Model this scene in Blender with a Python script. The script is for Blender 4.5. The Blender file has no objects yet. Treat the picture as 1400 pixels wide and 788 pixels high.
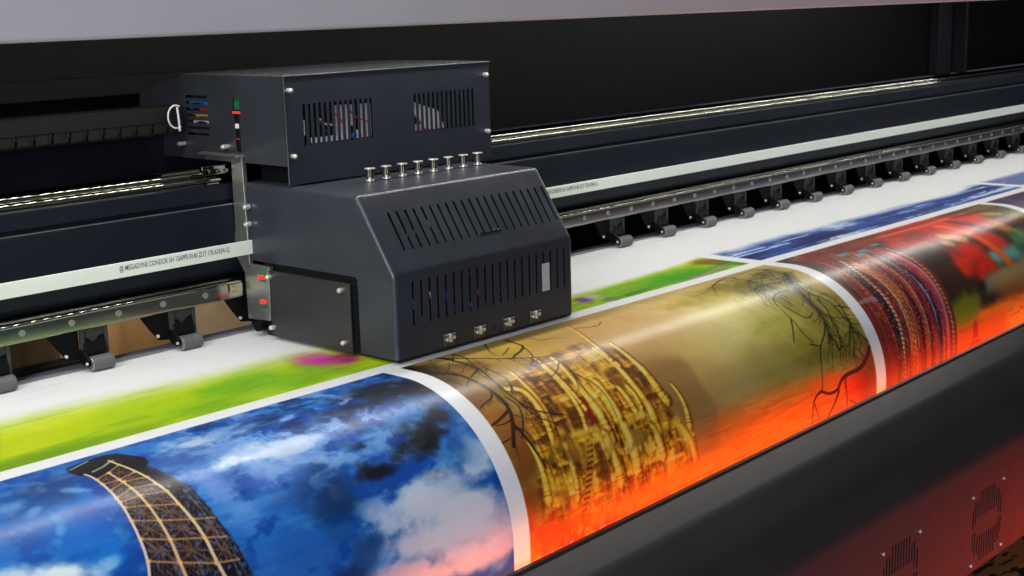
import bpy, math, random
import numpy as np
from mathutils import Matrix, Vector
random.seed(7)
PI = math.pi
SC = bpy.context.scene
COL = SC.collection

# ------------------------------------------------------------------ materials
def srgb(*c):
    r = []
    for v in c:
        v = v/255.0
        r.append(v/12.92 if v <= .04045 else ((v+.055)/1.055)**2.4)
    return tuple(r)

def mat(name, base, rough=.5, metal=0., bump=0., bscale=200., var=0., vscale=8., rvar=0., spec=.5, coat=0., aniso=0., emit=None, estr=0.,
        stretch=(1, 1, 1), dust=0.):
    m = bpy.data.materials.new(name); m.use_nodes = True
    nt = m.node_tree; nd = nt.nodes; lk = nt.links
    b = nd['Principled BSDF']
    b.inputs['Base Color'].default_value = (*base, 1); b.inputs['Roughness'].default_value = rough
    b.inputs['Metallic'].default_value = metal; b.inputs['Specular IOR Level'].default_value = spec
    b.inputs['Coat Weight'].default_value = coat; b.inputs['Anisotropic'].default_value = aniso
    if emit:
        b.inputs['Emission Color'].default_value = (*emit, 1); b.inputs['Emission Strength'].default_value = estr
    tc = nd.new('ShaderNodeTexCoord'); mp = nd.new('ShaderNodeMapping'); mp.inputs['Scale'].default_value = stretch
    lk.new(tc.outputs['Object'], mp.inputs['Vector'])
    if bump:
        n = nd.new('ShaderNodeTexNoise'); n.inputs['Scale'].default_value = bscale; n.inputs['Detail'].default_value = 3
        bp = nd.new('ShaderNodeBump'); bp.inputs['Strength'].default_value = bump; bp.inputs['Distance'].default_value = .001
        lk.new(mp.outputs[0], n.inputs['Vector']); lk.new(n.outputs['Fac'], bp.inputs['Height']); lk.new(bp.outputs[0], b.inputs['Normal'])
    last = None
    if var:
        n = nd.new('ShaderNodeTexNoise'); n.inputs['Scale'].default_value = vscale; n.inputs['Detail'].default_value = 6
        lk.new(mp.outputs[0], n.inputs['Vector'])
        mr = nd.new('ShaderNodeMapRange'); mr.inputs['From Min'].default_value = .3; mr.inputs['From Max'].default_value = .7
        mr.inputs['To Min'].default_value = 1-var; mr.inputs['To Max'].default_value = 1+var
        lk.new(n.outputs['Fac'], mr.inputs['Value'])
        mx = nd.new('ShaderNodeVectorMath'); mx.operation = 'SCALE'; mx.inputs[0].default_value = base
        lk.new(mr.outputs[0], mx.inputs['Scale']); last = mx.outputs[0]
    if dust:
        n = nd.new('ShaderNodeTexNoise'); n.inputs['Scale'].default_value = 120; n.inputs['Detail'].default_value = 2
        lk.new(tc.outputs['Object'], n.inputs['Vector'])
        mr = nd.new('ShaderNodeMapRange'); mr.inputs['From Min'].default_value = .76; mr.inputs['From Max'].default_value = .80
        mr.inputs['To Min'].default_value = 0; mr.inputs['To Max'].default_value = dust
        lk.new(n.outputs['Fac'], mr.inputs['Value'])
        mm = nd.new('ShaderNodeMix'); mm.data_type = 'RGBA'; mm.inputs['B'].default_value = (.4, .4, .4, 1)
        if last: lk.new(last, mm.inputs['A'])
        else: mm.inputs['A'].default_value = (*base, 1)
        lk.new(mr.outputs[0], mm.inputs['Factor']); last = mm.outputs['Result']
    if last: lk.new(last, b.inputs['Base Color'])
    if rvar:
        n = nd.new('ShaderNodeTexNoise'); n.inputs['Scale'].default_value = 14; n.inputs['Detail'].default_value = 5
        lk.new(mp.outputs[0], n.inputs['Vector'])
        mr = nd.new('ShaderNodeMapRange'); mr.inputs['To Min'].default_value = max(.02, rough-rvar); mr.inputs['To Max'].default_value = rough+rvar
        lk.new(n.outputs['Fac'], mr.inputs['Value']); lk.new(mr.outputs[0], b.inputs['Roughness'])
    return m

M = {}
M['coat'] = mat('charcoal_powder_coat', (.025, .028, .037), .34, bump=.25, bscale=700, var=.18, vscale=5, rvar=.13, dust=.3)
M['coat_blue'] = mat('blue_black_powder_coat', (.012, .014, .024), .45, bump=.25, bscale=700, var=.12, vscale=5, rvar=.08, dust=.3)
M['plate2'] = mat('dull_steel', (.20, .19, .17), .35, metal=1., var=.2, vscale=60)
M['post'] = mat('dim_post_paint', (.010, .011, .015), .5, spec=.2)
M['lid'] = mat('lid_paint', (.06, .064, .072), .24, bump=.2, bscale=500, var=.2, vscale=8, rvar=.1)  # lighter and smoother than the other cover coats
M['plate'] = mat('dark_anodised_plate', (.030, .032, .031), .38, metal=.3, bump=.15, bscale=500, var=.1, rvar=.08, dust=.3)
M['beam'] = mat('black_anodised_beam', (.006, .008, .0145), .5, spec=.18, bump=.15, bscale=300, var=.15, vscale=4, rvar=.08, dust=.35)
M['black'] = mat('matt_black', (.004, .004, .005), .7, spec=.1, bump=.2, bscale=200)
M['void'] = mat('dead_black', (.002, .002, .002), .9)  # shade inside covers, notches and holes put into one black
M['cavity'] = mat('black_sheet_metal', (.003, .003, .0034), .5, spec=.15, bump=.2, bscale=300, var=.2, vscale=2, rvar=.1)
M['panel'] = mat('front_cover_paint', (.024, .0235, .024), .42, spec=.35, bump=.2, bscale=700, var=.08, vscale=3, rvar=.07, dust=.15)
M['hood'] = mat('hood_paint', (.50, .485, .515), .5, bump=.1, bscale=500, var=.04, vscale=3, dust=.3)
M['steel'] = mat('polished_steel', (.27, .27, .225), .02, metal=1., stretch=(.1, 1, 1))
M['brushed'] = mat('brushed_aluminium', (.40, .41, .36), .17, metal=1., bump=.12, bscale=90, var=.1, vscale=20, rvar=.04, stretch=(.05, 1, 6))
M['alu'] = mat('aluminium_plate', (.42, .43, .41), .38, metal=.9, bump=.2, bscale=150, var=.1, rvar=.1)
M['boltgrey'] = mat('matt_grey_bolt', (.30, .31, .28), .45, metal=.6, var=.1, vscale=60)
M['screw'] = mat('zinc_screw', (.80, .81, .77), .30, metal=.75, var=.1, vscale=90)
M['grip'] = mat('knurled_dark_steel', (.20, .18, .14), .24, metal=1.)
M['brass'] = mat('brass_tint', (.55, .47, .3), .3, metal=1.)
M['belt'] = mat('white_belt_polyurethane', (.60, .65, .60), .42, bump=.2, bscale=90, var=.04, vscale=9, rvar=.08, stretch=(.2, 1, 1))
M['ink'] = mat('grey_black_ink', (.085, .09, .095), .7)
M['rubber'] = mat('grey_rubber', (.085, .085, .09), .6, bump=.3, bscale=400, var=.1, vscale=40)
M['bplastic'] = mat('black_plastic', (.0025, .0025, .003), .6, spec=.12, bump=.15, bscale=200)
M['bracket'] = mat('grey_green_bracket', (.035, .040, .036), .55, spec=.2, var=.1, vscale=30)
M['chain'] = mat('cable_chain_plastic', (.008, .008, .0075), .65, spec=.15, bump=.3, bscale=160, var=.2, vscale=30)
M['platen'] = mat('lilac_grey_platen', (.16, .155, .19), .5, bump=.1, bscale=300, var=.05, vscale=10)
M['cardboard'] = mat('brown_cardboard', (.36, .22, .09), .8, var=.25, vscale=10, stretch=(1, 1, .2))
M['tan'] = mat('tan_cardboard', (.55, .42, .27), .8, var=.15, vscale=10)
M['tube_dark'] = mat('dark_brown_tube', (.09, .07, .06), .35, var=.2, vscale=20)
M['white'] = mat('white_plastic', (.75, .75, .78), .4)
M['grey'] = mat('light_grey_plastic', (.60, .60, .64), .4, var=.08, vscale=30)
M['sticker'] = mat('pale_sticker', (.42, .44, .46), .5, var=.06, vscale=60)
M['blue'] = mat('blue_cable', (.02, .22, .65), .35)
M['navy'] = mat('navy_cable', (.02, .04, .4), .35)
M['red'] = mat('red_cable', (.65, .02, .04), .35)
M['redlamp'] = mat('red_indicator', (.6, .01, .01), .3, emit=(1, .03, .02), estr=.9)
M['green'] = mat('green_circuit_board', (.01, .14, .06), .4, var=.2, vscale=60)
M['yellow'] = mat('yellow_cable', (.65, .42, .03), .4)
M['led'] = mat('led_glow', (1, 1, 1), .5, emit=(1., .99, .92), estr=106)
M['tape'] = mat('white_tape', (.5, .5, .5), .5)

# ------------------------------------------------------------------ mesh helpers
ORG = {}
def tag(o, label=None, cat=None, group=None, kind=None):
    if label: o['label'] = label
    if cat: o['category'] = cat
    if group: o['group'] = group
    if kind: o['kind'] = kind
    return o
def thing(name, loc, label, cat, group=None):
    o = bpy.data.objects.new(name, None); COL.objects.link(o); o.location = loc; o.empty_display_size = .1
    ORG[o.name] = Vector(loc); tag(o, label, cat, group); return o

class MB:
    def __init__(s): s.v = []; s.f = []
    def add(s, vs, fs):
        b = len(s.v); s.v += [tuple(v) for v in vs]; s.f += [tuple(b+i for i in f) for f in fs]; return s
    def box(s, x0, x1, y0, y1, z0, z1):
        return s.add([(x0,y0,z0),(x1,y0,z0),(x1,y1,z0),(x0,y1,z0),(x0,y0,z1),(x1,y0,z1),(x1,y1,z1),(x0,y1,z1)],
                     [(0,3,2,1),(4,5,6,7),(0,1,5,4),(1,2,6,5),(2,3,7,6),(3,0,4,7)])
    def prism_x(s, prof, x0, x1):      # closed (y,z) polygon swept along x
        n = len(prof)
        vs = [(x0, y, z) for y, z in prof]+[(x1, y, z) for y, z in prof]
        return s.add(vs, [(i, (i+1) % n, n+(i+1) % n, n+i) for i in range(n)]+[tuple(range(n-1, -1, -1)), tuple(range(n, 2*n))])
    def prism(s, pts, vec):            # closed 3d polygon swept along vec
        n = len(pts); vec = Vector(vec)
        vs = [tuple(p) for p in pts]+[tuple(Vector(p)+vec) for p in pts]
        return s.add(vs, [(i, (i+1) % n, n+(i+1) % n, n+i) for i in range(n)]+[tuple(range(n-1, -1, -1)), tuple(range(n, 2*n))])
    def cyl(s, c, axis, r, h, n=20, r2=None, knurl=0):
        a = {'x': Vector((1,0,0)), 'y': Vector((0,1,0)), 'z': Vector((0,0,1))}[axis]
        u = a.orthogonal().normalized(); w = a.cross(u); c = Vector(c); r2 = r if r2 is None else r2
        vs = []
        for k, rr in ((0, r), (1, r2)):
            for i in range(n):
                t = 2*PI*i/n; q = rr*(1-(knurl if i % 2 else 0))
                vs.append(tuple(c+a*(h*k)+u*(q*math.cos(t))+w*(q*math.sin(t))))
        return s.add(vs, [(i, (i+1) % n, n+(i+1) % n, n+i) for i in range(n)]+[tuple(range(n-1, -1, -1)), tuple(range(n, 2*n))])
    def ring(s, c, axis, r0, r1, h, n=24):
        a = {'x': Vector((1,0,0)), 'y': Vector((0,1,0)), 'z': Vector((0,0,1))}[axis]
        u = a.orthogonal().normalized(); w = a.cross(u); c = Vector(c); vs = []
        for rr, k in ((r0,0),(r1,0),(r1,1),(r0,1)):
            for i in range(n):
                t = 2*PI*i/n; vs.append(tuple(c+a*(h*k)+u*(rr*math.cos(t))+w*(rr*math.sin(t))))
        fs = []
        for k in range(4):
            for i in range(n): fs.append((k*n+i, k*n+(i+1) % n, ((k+1) % 4)*n+(i+1) % n, ((k+1) % 4)*n+i))
        return s.add(vs, fs)
    def tube(s, pts, r, n=8):
        pts = [Vector(p) for p in pts]
        # smooth the path
        for _ in range(2):
            q = [pts[0]]
            for a, b in zip(pts[:-1], pts[1:]): q += [a*.75+b*.25, a*.25+b*.75]
            pts = q+[pts[-1]]
        vs = []
        up = Vector((.3, .2, 1)).normalized()
        for i, p in enumerate(pts):
            t = (pts[min(i+1, len(pts)-1)]-pts[max(i-1, 0)]).normalized()
            u = t.cross(up).normalized(); w = t.cross(u)
            for k in range(n): vs.append(tuple(p+u*(r*math.cos(2*PI*k/n))+w*(r*math.sin(2*PI*k/n))))
        fs = [(i*n+k, i*n+(k+1) % n, (i+1)*n+(k+1) % n, (i+1)*n+k) for i in range(len(pts)-1) for k in range(n)]
        fs += [tuple(range(n-1, -1, -1)), tuple(range((len(pts)-1)*n, len(pts)*n))]
        return s.add(vs, fs)
    def build(s, name, m, parent=None, bevel=0, smooth=35, label=None, solid=0, fixn=True, loc=None):
        o0 = Vector(loc) if loc is not None else (ORG[parent.name] if parent else Vector((0,0,0)))
        me = bpy.data.meshes.new(name)
        me.from_pydata([tuple(Vector(v)-o0) for v in s.v], [], s.f); me.validate()
        if fixn:
            import bmesh
            bm = bmesh.new(); bm.from_mesh(me); bmesh.ops.recalc_face_normals(bm, faces=bm.faces); bm.to_mesh(me); bm.free()
        me.materials.append(m)
        if smooth:
            me.shade_smooth(); me.set_sharp_from_angle(angle=math.radians(smooth))
        o = bpy.data.objects.new(name, me); COL.objects.link(o)
        if parent:
            o.parent = parent; o.location = o0-ORG[parent.name]
        else: o.location = o0
        ORG[o.name] = o0
        if solid:
            import bmesh
            bm = bmesh.new(); bm.from_mesh(me)
            for e in bm.edges:
                if len(e.link_faces) == 1: e.smooth = False
            bm.to_mesh(me); bm.free()
            md = o.modifiers.new('thickness', 'SOLIDIFY'); md.thickness = solid; md.offset = -1
        if bevel:
            md = o.modifiers.new('bevel', 'BEVEL'); md.width = bevel; md.segments = 3; md.limit_method = 'ANGLE'; md.angle_limit = math.radians(40)
            md.harden_normals = False
        if label: o['label'] = label
        return o

def copy_part(o, parent, d):
    c = o.copy(); COL.objects.link(c); c.parent = parent
    c.location = o.location+Vector(d)
    for ch in list(o.children):
        g = ch.copy(); COL.objects.link(g); g.parent = c
    return c

def round_poly(pts, rads, n=6):
    out = []
    for i, p in enumerate(pts):
        r = rads[i]
        if r == 0 or i in (0, len(pts)-1): out.append(p); continue
        a = Vector(pts[i-1])-Vector(p); b = Vector(pts[i+1])-Vector(p)
        a.normalize(); b.normalize(); ang = a.angle(b); d = r/math.tan(ang/2)
        c = Vector(p)+(a+b).normalized()*(r/math.sin(ang/2))
        s0 = Vector(p)+a*d; s1 = Vector(p)+b*d
        t0 = math.atan2(s0.y-c.y, s0.x-c.x); t1 = math.atan2(s1.y-c.y, s1.x-c.x)
        dt = (t1-t0+PI) % (2*PI)-PI
        for k in range(n+1):
            t = t0+dt*k/n; out.append((c.x+r*math.cos(t), c.y+r*math.sin(t)))
    return out

def grid_plane(m, fn, us, vs, holes):
    us = sorted(set(round(u, 5) for u in us+[h[k] for h in holes for k in (0, 1)]))
    vs = sorted(set(round(v, 5) for v in vs+[h[k] for h in holes for k in (2, 3)]))
    verts = [fn(u, v) for v in vs for u in us]; nu = len(us); fs = []
    for j in range(len(vs)-1):
        vc = (vs[j]+vs[j+1])/2
        hh = [h for h in holes if h[2] < vc < h[3]]
        for i in range(nu-1):
            uc = (us[i]+us[i+1])/2
            if any(h[0] < uc < h[1] for h in hh): continue
            fs.append((j*nu+i, j*nu+i+1, (j+1)*nu+i+1, (j+1)*nu+i))
    m.add(verts, fs); return m

# ------------------------------------------------------------------ camera
CAM_R = [[0.676909, 0.166971, 0.716879], [-0.7355, 0.115228, 0.667654], [-0.028874, 0.979205, -0.200806]]
cam = bpy.data.cameras.new('camera'); co = bpy.data.objects.new('camera', cam); COL.objects.link(co)
mw = Matrix([[CAM_R[i][0], CAM_R[i][1], -CAM_R[i][2], (0, 0, 1.0)[i]] for i in range(3)]+[[0, 0, 0, 1]])
co.matrix_world = mw
cam.lens = 49.018; cam.sensor_width = 36; cam.clip_end = 200; cam.clip_start = .05
cam.dof.use_dof = True; cam.dof.focus_distance = 4.1; cam.dof.aperture_fstop = 6.3
SC.camera = co

# ------------------------------------------------------------------ printer
PR = thing('wide_format_printer', (4.5, 3.2, -1.75), 'large dark industrial roll printer with open light grey hood, spanning the whole photo', 'printer')
XA, XB = -1.5, 13.0

# beam carrying the carriage
prof = [(3.90,.40),(3.685,.40),(3.680,.4735),(3.600,.475),(3.585,.471),(3.583,.425),(3.592,.423),(3.592,.411),(3.576,.409),(3.573,.404),
        (3.573,.235),(3.580,.205),(3.600,.185),(3.620,.178),(3.62,.15),(3.90,.15)]
beam = MB().prism_x(prof, XA, XB).build('beam', M['beam'], PR, smooth=30)
# thin bright lip along the beam
MB().box(XA, XB, 3.5715, 3.577, .4085, .4110).build('lip', M['alu'], beam)
# steel guide rail with two rounded tracks
def arc(cy, cz, r, a0, a1, n=10): return [(cy+r*math.cos(math.radians(a0+(a1-a0)*i/n)), cz+r*math.sin(math.radians(a0+(a1-a0)*i/n))) for i in range(n+1)]
rp = [(3.60,.4752)]+arc(3.607,.4865,.0105,235,75)+[(3.6125,.4962)]+arc(3.6285,.5025,.0115,200,60)+[(3.642,.5125)]+arc(3.652,.5135,.0075,150,20)+[(3.665,.5145),(3.665,.4752)]
MB().prism_x(rp, XA, XB).build('guide_rail', M['steel'], PR, smooth=25)
# clamp bar holding the pinch rollers
cp = [(3.62,.120),(3.62,.178),(3.572,.178),(3.566,.1735)]+arc(3.552,.1665,.0055,70,185,8)+[(3.5455,.155),(3.5445,.128)]+arc(3.5495,.1235,.005,180,290,5)
cb = MB().prism_x(cp, XA, XB).build('clamp_bar', M['brushed'], PR, smooth=25)
MB().prism_x(arc(3.552,.1665,.0065,60,190,10)+[(3.5475,.160)], XA, XB).build('polished_edge', M['steel'], cb, smooth=40)
MB().prism_x(arc(3.5495,.1232,.0058,170,285,8), XA, XB).build('polished_edge', M['steel'], cb, smooth=40)
bo = MB().cyl((.608, 3.5425, .1455), 'y', .0095, .0035, 20).build('bolt', M['boltgrey'], cb, smooth=30, loc=(.608, 3.5425, .1455))
for k in range(1, 56):
    x = .1515*k
    if 2.55 < .608+x < 4.1: continue
    copy_part(bo, cb, (x, 0, 0))

# platen: flat bed, curved front, grey strip behind
pl = [(3.56,-.004)]+[(3.56-.01*0-.004,-.004)]+[(2.75,-.004)]+[(2.75-.396*math.sin(t), -.4+.396*math.cos(t)) for t in [PI/2*i/24 for i in range(1, 25)]]+[(2.354,-1.0),(3.56,-1.0)]
MB().prism_x(pl, XA, XB).build('platen', M['platen'], PR, smooth=25)
MB().prism_x([(3.550,.0015),(3.553,.0035),(3.618,.0035),(3.622,-.001),(3.622,-.05),(3.5625,-.05),(3.5625,.0005)], XA, XB).build('media_guide', M['platen'], PR, smooth=25)

# pinch rollers
def make_pinch(x):
    base = (x, 3.53, 0)
    m = MB(); m.box(x-.005, x+.082, 3.560, 3.566, .046, .1215); m.box(x-.005, x+.006, 3.552, 3.560, .03, .1215); m.box(x+.072, x+.082, 3.552, 3.560, .03, .1215)
    p = m.build('pinch_roller', M['bracket'], PR, bevel=.0012, loc=base)
    m = MB()
    m.prism([(x-.002,3.558,.092),(x+.020,3.557,.088),(x+.036,3.556,.072),(x+.052,3.557,.088),(x+.070,3.558,.094),(x+.070,3.54,.05),(x-.002,3.54,.05)], (0,.004,0))
    m.prism_x([(3.556,.062),(3.535,.058),(3.520,.046),(3.508,.034),(3.508,.020),(3.520,.014),(3.556,.022)], x-.013, x-.005)
    m.prism_x([(3.558,.058),(3.535,.056),(3.532,.046),(3.558,.03)], x-.004, x+.062)
    m.build('arm', M['bplastic'], p, bevel=.0015)
    m = MB().cyl((x-.003, 3.515, .0225), 'x', .0225, .068, 28)
    m.build('wheel', M['rubber'], p, bevel=.002)
    m = MB().ring((x-.0060, 3.515, .0225), 'x', .0160, .0200, .003, 28)
    m.build('rim', M['alu'], p)
    m = MB().cyl((x-.019, 3.513, .026), 'x', .0045, .006, 12)
    m.build('axle', M['screw'], p, bevel=.001)
    # side fin with its screw
    m = MB().prism([(x-.112,3.558,.1215),(x-.010,3.558,.1215),(x-.010,3.558,.030),(x-.050,3.558,.036),(x-.080,3.558,.075)], (0,.006,0))
    m.build('fin', M['bplastic'], p, bevel=.001)
    m = MB().cyl((x-.056, 3.549, .050), 'y', .0050, .008, 12)
    m.build('screw', M['screw'], p, bevel=.001)
    return p
pin = make_pinch(4.4294)
for k in list(range(-12, -5))+list(range(1, 27)):
    copy_part(pin, PR, (.303*k, 0, 0))

# back of the machine: back wall, end post, lower closure
MB().box(XA, XB, 4.25, 4.27, .45, 1.42).build('back_panel', M['cavity'], PR)
MB().box(XA, 3.6, 4.10, 4.12, .735, .80).build('cable_tray', M['cavity'], PR, bevel=.003)
MB().box(XA, 2.9, 3.93, 3.95, .40, .605).build('rear_ledge', M['beam'], PR, bevel=.003)
m = MB(); m.box(8.62, 8.80, 4.18, 4.25, .45, 1.4); m.box(8.95, 8.98, 4.15, 4.25, .45, 1.4)
m.build('end_post', M['post'], PR, bevel=.006)
MB().box(3.35, XB, 3.86, 3.88, -.5, .1495).build('lower_panel', M['black'], PR)
MB().box(XA, 2.10, 4.30, 4.32, -.9, .3).build('lower_panel', M['black'], PR)
MB().cyl((XA, 3.80, -.035), 'x', .018, 3.62, 24).build('tension_rod', M['tube_dark'], PR)

# hood
hp = [(2.945,1.45),(2.945,.953)]+arc(2.935,.953,.010,0,-90,4)+[(2.912,.943)]+arc(2.912,.955,.012,270,180,6)+[(2.899,.990),(2.865,1.45)]
MB().prism_x(hp, XA, XB).build('hood', M['hood'], PR, smooth=25)
MB().box(XA, XB, 2.9455, 4.25, 1.38, 1.40).build('hood_roof', M['black'], PR)
# LED strip below the hood, in short lengths of eleven diodes
m = MB(); m.box(XA, 9.20, 3.090, 3.220, 1.252, 1.256); m.box(XA, 9.20, 3.145, 3.165, 1.256, 1.38)
ls = m.build('led_strip', M['tape'], PR)
ls['label'] = 'light strip of small white diodes under the hood'
m = MB(); x = -.96; k = 0
while x < 9.18:
    m.add([(x-.006,3.105,1.2512),(x+.006,3.105,1.2512),(x+.006,3.205,1.2512),(x-.006,3.205,1.2512)], [(0,3,2,1)])
    x += .050; k += 1
    if k % 11 == 0: x += .017
m.build('diodes', M['led'], ls, fixn=False, smooth=0)

# front cover: thin lip, sloping flange, rounded shoulder, upright face with two slotted grilles
YF = 2.05
prof = round_poly([(2.2955,-.434),(2.296,-.4245),(2.300,-.4150),(2.287,-.4150),(2.284,-.4235),(2.278,-.4215),(2.185,-.4600),(2.095,-.5450),(YF,-.66),(YF,-1.095),(2.08,-1.12),(2.4,-1.14)], [0,0,.0,.0,0,0,.10,.16,.16,.015,.015,0])
holes = []
def grille(cx, cz):
    hs = []
    pitch = .0196; w = .0100
    rows = {6:(.035,.100,.030,.005), }
    for i in range(-6, 7):
        a = abs(i)
        x = cx+i*pitch
        top = .135 if a <= 3 else (.105 if a <= 5 else .075)
        ib = .036 if a <= 4 else .012
        if a == 6: ib = -.0
        hs.append((x-w/2, x+w/2, cz+ib, cz+top))
        hs.append((x-w/2, x+w/2, cz-top, cz-(ib if a < 6 else .012)))
    return hs
G1 = grille(4.737, -.930); G2 = grille(4.068, -.930)
holes = [h for h in G1+G2]
def zs(p, x):
    y, z = p
    s = (x-2.44)*.0190-.0150 if x < 7 else .0716
    wgt = 1.0 if z > -.5 else max(0, 1-(-.5-z)/.15)
    return (x, y, z+s*wgt)
m = MB()
xs = [XA, 0, 1, 2, 2.44, 3, 3.9, 4.3, 4.6, 5.0, 5.6, 6.3, 7, 9, XB]
xs = sorted(set(xs+[round(h[k], 5) for h in holes for k in (0, 1)]))
pts = []
for i, p in enumerate(prof):
    pts.append(p)
    if i+1 < len(prof):
        q = prof[i+1]
        if abs(p[0]-YF) < 1e-4 and abs(q[0]-YF) < 1e-4 and p[1] > -.785 and q[1] < -1.0:
            for z in sorted(set(round(h[k], 5) for h in holes for k in (2, 3)), reverse=True): pts.append((YF, z))
nu = len(xs); vs = [zs(p, x) for p in pts for x in xs]; fs = []
for j in range(len(pts)-1):
    zc = (pts[j][1]+pts[j+1][1])/2; face = abs(pts[j][0]-YF) < 1e-4 and abs(pts[j+1][0]-YF) < 1e-4
    hh = [h for h in holes if h[2] < zc < h[3]] if face else []
    for i in range(nu-1):
        xc = (xs[i]+xs[i+1])/2
        if any(h[0] < xc < h[1] for h in hh): continue
        fs.append((j*nu+i, (j+1)*nu+i, (j+1)*nu+i+1, j*nu+i+1))
m.add(vs, fs)
fc = m.build('front_cover', M['panel'], PR, smooth=30, solid=.0025, fixn=False)
MB().box(3.8, 5.1, YF+.02, YF+.03, -1.09, -.75).build('grille_shade', M['void'], fc)  # black sheet standing in for the shade behind the slots
s0 = MB().cyl((4.6083, YF-.006, -.801), 'y', .0065, .006, 14).build('cover_screw', M['screw'], fc, bevel=.001, loc=(4.6083, YF, -.801))
for x, z in ((4.8663,-.798),(4.8626,-1.058),(4.6063,-1.062),(3.9404,-.801),(4.1959,-.801),(3.9404,-1.062),(4.1959,-1.060)):
    copy_part(s0, fc, (x-4.6083, 0, z+.801))

# ------------------------------------------------------------------ drive belt with its print
BY = 3.492
BT = thing('drive_belt', (3.5, BY, .28), 'long pale green-white flat belt with grey printing, stretched along the dark beam behind the carriage', 'belt')
MB().prism_x([(BY,.2600),(BY,.3010),(BY+.0012,.3025),(BY+.004,.3025),(BY+.004,.2585),(BY+.0012,.2585)], XA, XB).build('band', M['belt'], BT)
def text_mesh(body, name, parent, x0, x1, zb, zt, y, m, bold=.012):
    cu = bpy.data.curves.new('lettering', 'FONT'); cu.body = body; cu.size = 1; cu.offset = bold
    to = bpy.data.objects.new('lettering', cu)
    me = bpy.data.meshes.new_from_object(to); bpy.data.objects.remove(to)
    n = len(me.vertices); a = np.empty(n*3, np.float32); me.vertices.foreach_get('co', a); a = a.reshape(-1, 3)
    mn, mx = a.min(0), a.max(0); o0 = ORG[parent.name]; b = np.empty_like(a)
    b[:, 0] = x0+(a[:, 0]-mn[0])/(mx[0]-mn[0])*(x1-x0)-o0.x; b[:, 1] = y-o0.y
    b[:, 2] = zb+(a[:, 1]-mn[1])/(mx[1]-mn[1])*(zt-zb)-o0.z
    me.vertices.foreach_set('co', b.ravel()); me.materials.append(m); me.update()
    o = bpy.data.objects.new(name, me); COL.objects.link(o); o.parent = parent; ORG[o.name] = o0
    return o
TXT = '@ MEGADYNE CONDOR 5H 15APP5-9140 ZUT 17E-6769A LL'
text_mesh(TXT, 'belt_print', BT, 2.106, 2.490, .2735, .2940, BY-.0006, M['ink'], .008)
text_mesh(TXT, 'belt_print', BT, 3.885, 4.268, .2735, .2945, BY-.0006, M['ink'], .008)

# ------------------------------------------------------------------ cable chain
CH = thing('cable_chain', (1.2, 3.80, .62), 'black plastic cable chain of ribbed links leading into the left side of the carriage', 'cable chain')
lk = None
for k in range(-40, 11):
    x = 2.02+.0565*k
    if x > 2.475: break
    if lk is None:
        m = MB(); m.box(x+.0002, x+.0563, 3.752, 3.850, .648, .712)
        m.prism([(x+.004,3.747,.632),(x+.047,3.747,.632),(x+.054,3.747,.664),(x+.010,3.747,.664)], (0,.10,0))
        m.prism([(x+.000,3.7435,.664),(x+.0520,3.7435,.664),(x+.0520,3.7435,.668),(x+.000,3.7435,.668)], (0,.012,0))
        m.prism([(x+.043,3.7425,.634),(x+.049,3.7425,.634),(x+.0545,3.7425,.664),(x+.0485,3.7425,.664)], (0,.012,0))
        lk = m.build('chain_link', M['chain'], CH, bevel=.0008, loc=(x, 3.8, .62)); x0 = x
    else: copy_part(lk, CH, (x-x0, 0, 0))

# ------------------------------------------------------------------ print carriage
CX0, CX1 = 2.575, 3.350
CR = thing('print_carriage', (2.95, 3.15, .005), 'boxy charcoal print head carriage with slotted vents and thumbscrews, standing over the printed banner', 'print carriage')
r = .016
base = round_poly([(2.85,.014),(2.85,.259),(2.99,.4755),(3.51,.4805)], [0,.035,.020,0], 8)
# insert stations for the vents
UV = [(2.659+.0331*k-.0046, 2.659+.0331*k+.0046, .316, .4195) for k in range(21)]
LV = [(2.6475+.0330*k-.0046, 2.6475+.0330*k+.0046, .1055, .2315) for k in range(21)]
def insert(prof, zlist, lo, hi):
    out = []
    for p, q in zip(prof[:-1], prof[1:]):
        out.append(p)
        for z in sorted(zlist):
            if p[1] < z < q[1] and lo < z < hi:
                t = (z-p[1])/(q[1]-p[1]); out.append((p[0]+(q[0]-p[0])*t, z))
    out.append(prof[-1]); return out
base = insert(base, [.1055,.2315,.316,.4195], 0, .45)
def offset(prof, d):
    out = []
    for i, p in enumerate(prof):
        a = Vector(prof[max(i-1, 0)]); b = Vector(prof[min(i+1, len(prof)-1)])
        t = (b-a).normalized(); n = Vector((t.y, -t.x))
        out.append((p[0]+n.x*d, p[1]+n.y*d))
    return out
rings = []
for k in range(6):
    t = PI/2*k/5; rings.append((CX0+r*(1-math.cos(t)), r*(1-math.sin(t))))
xsm = sorted(set(round(h[k], 5) for h in UV+LV for k in (0, 1)))
for x in xsm: rings.append((x, 0))
for k in range(5, -1, -1):
    t = PI/2*k/5; rings.append((CX1-r*(1-math.cos(t)), r*(1-math.sin(t))))
sgn = 1 if offset(base, .01)[3][0] > base[3][0] else -1
m = MB(); vs = []; nb = len(base)
for x, d in rings: vs += [(x, y, z) for y, z in offset(base, sgn*d)]
fs = []
for i in range(len(rings)-1):
    xc = (rings[i][0]+rings[i+1][0])/2
    for j in range(nb-1):
        zc = (base[j][1]+base[j+1][1])/2; yc = base[j][0]
        if yc < 2.96 and any(h[0] < xc < h[1] and h[2] < zc < h[3] for h in UV+LV): continue
        fs.append((i*nb+j, (i+1)*nb+j, (i+1)*nb+j+1, i*nb+j+1))
L = len(rings); extra = [(CX0,3.51,.238),(CX0,3.012,.238),(CX0,3.004,.230),(CX0,3.004,.014)]
b0 = len(vs); vs += extra
fs.append(tuple(range(nb))+tuple(range(b0, b0+4)))
b1 = len(vs); vs += [(CX1,3.51,.014)]
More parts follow.
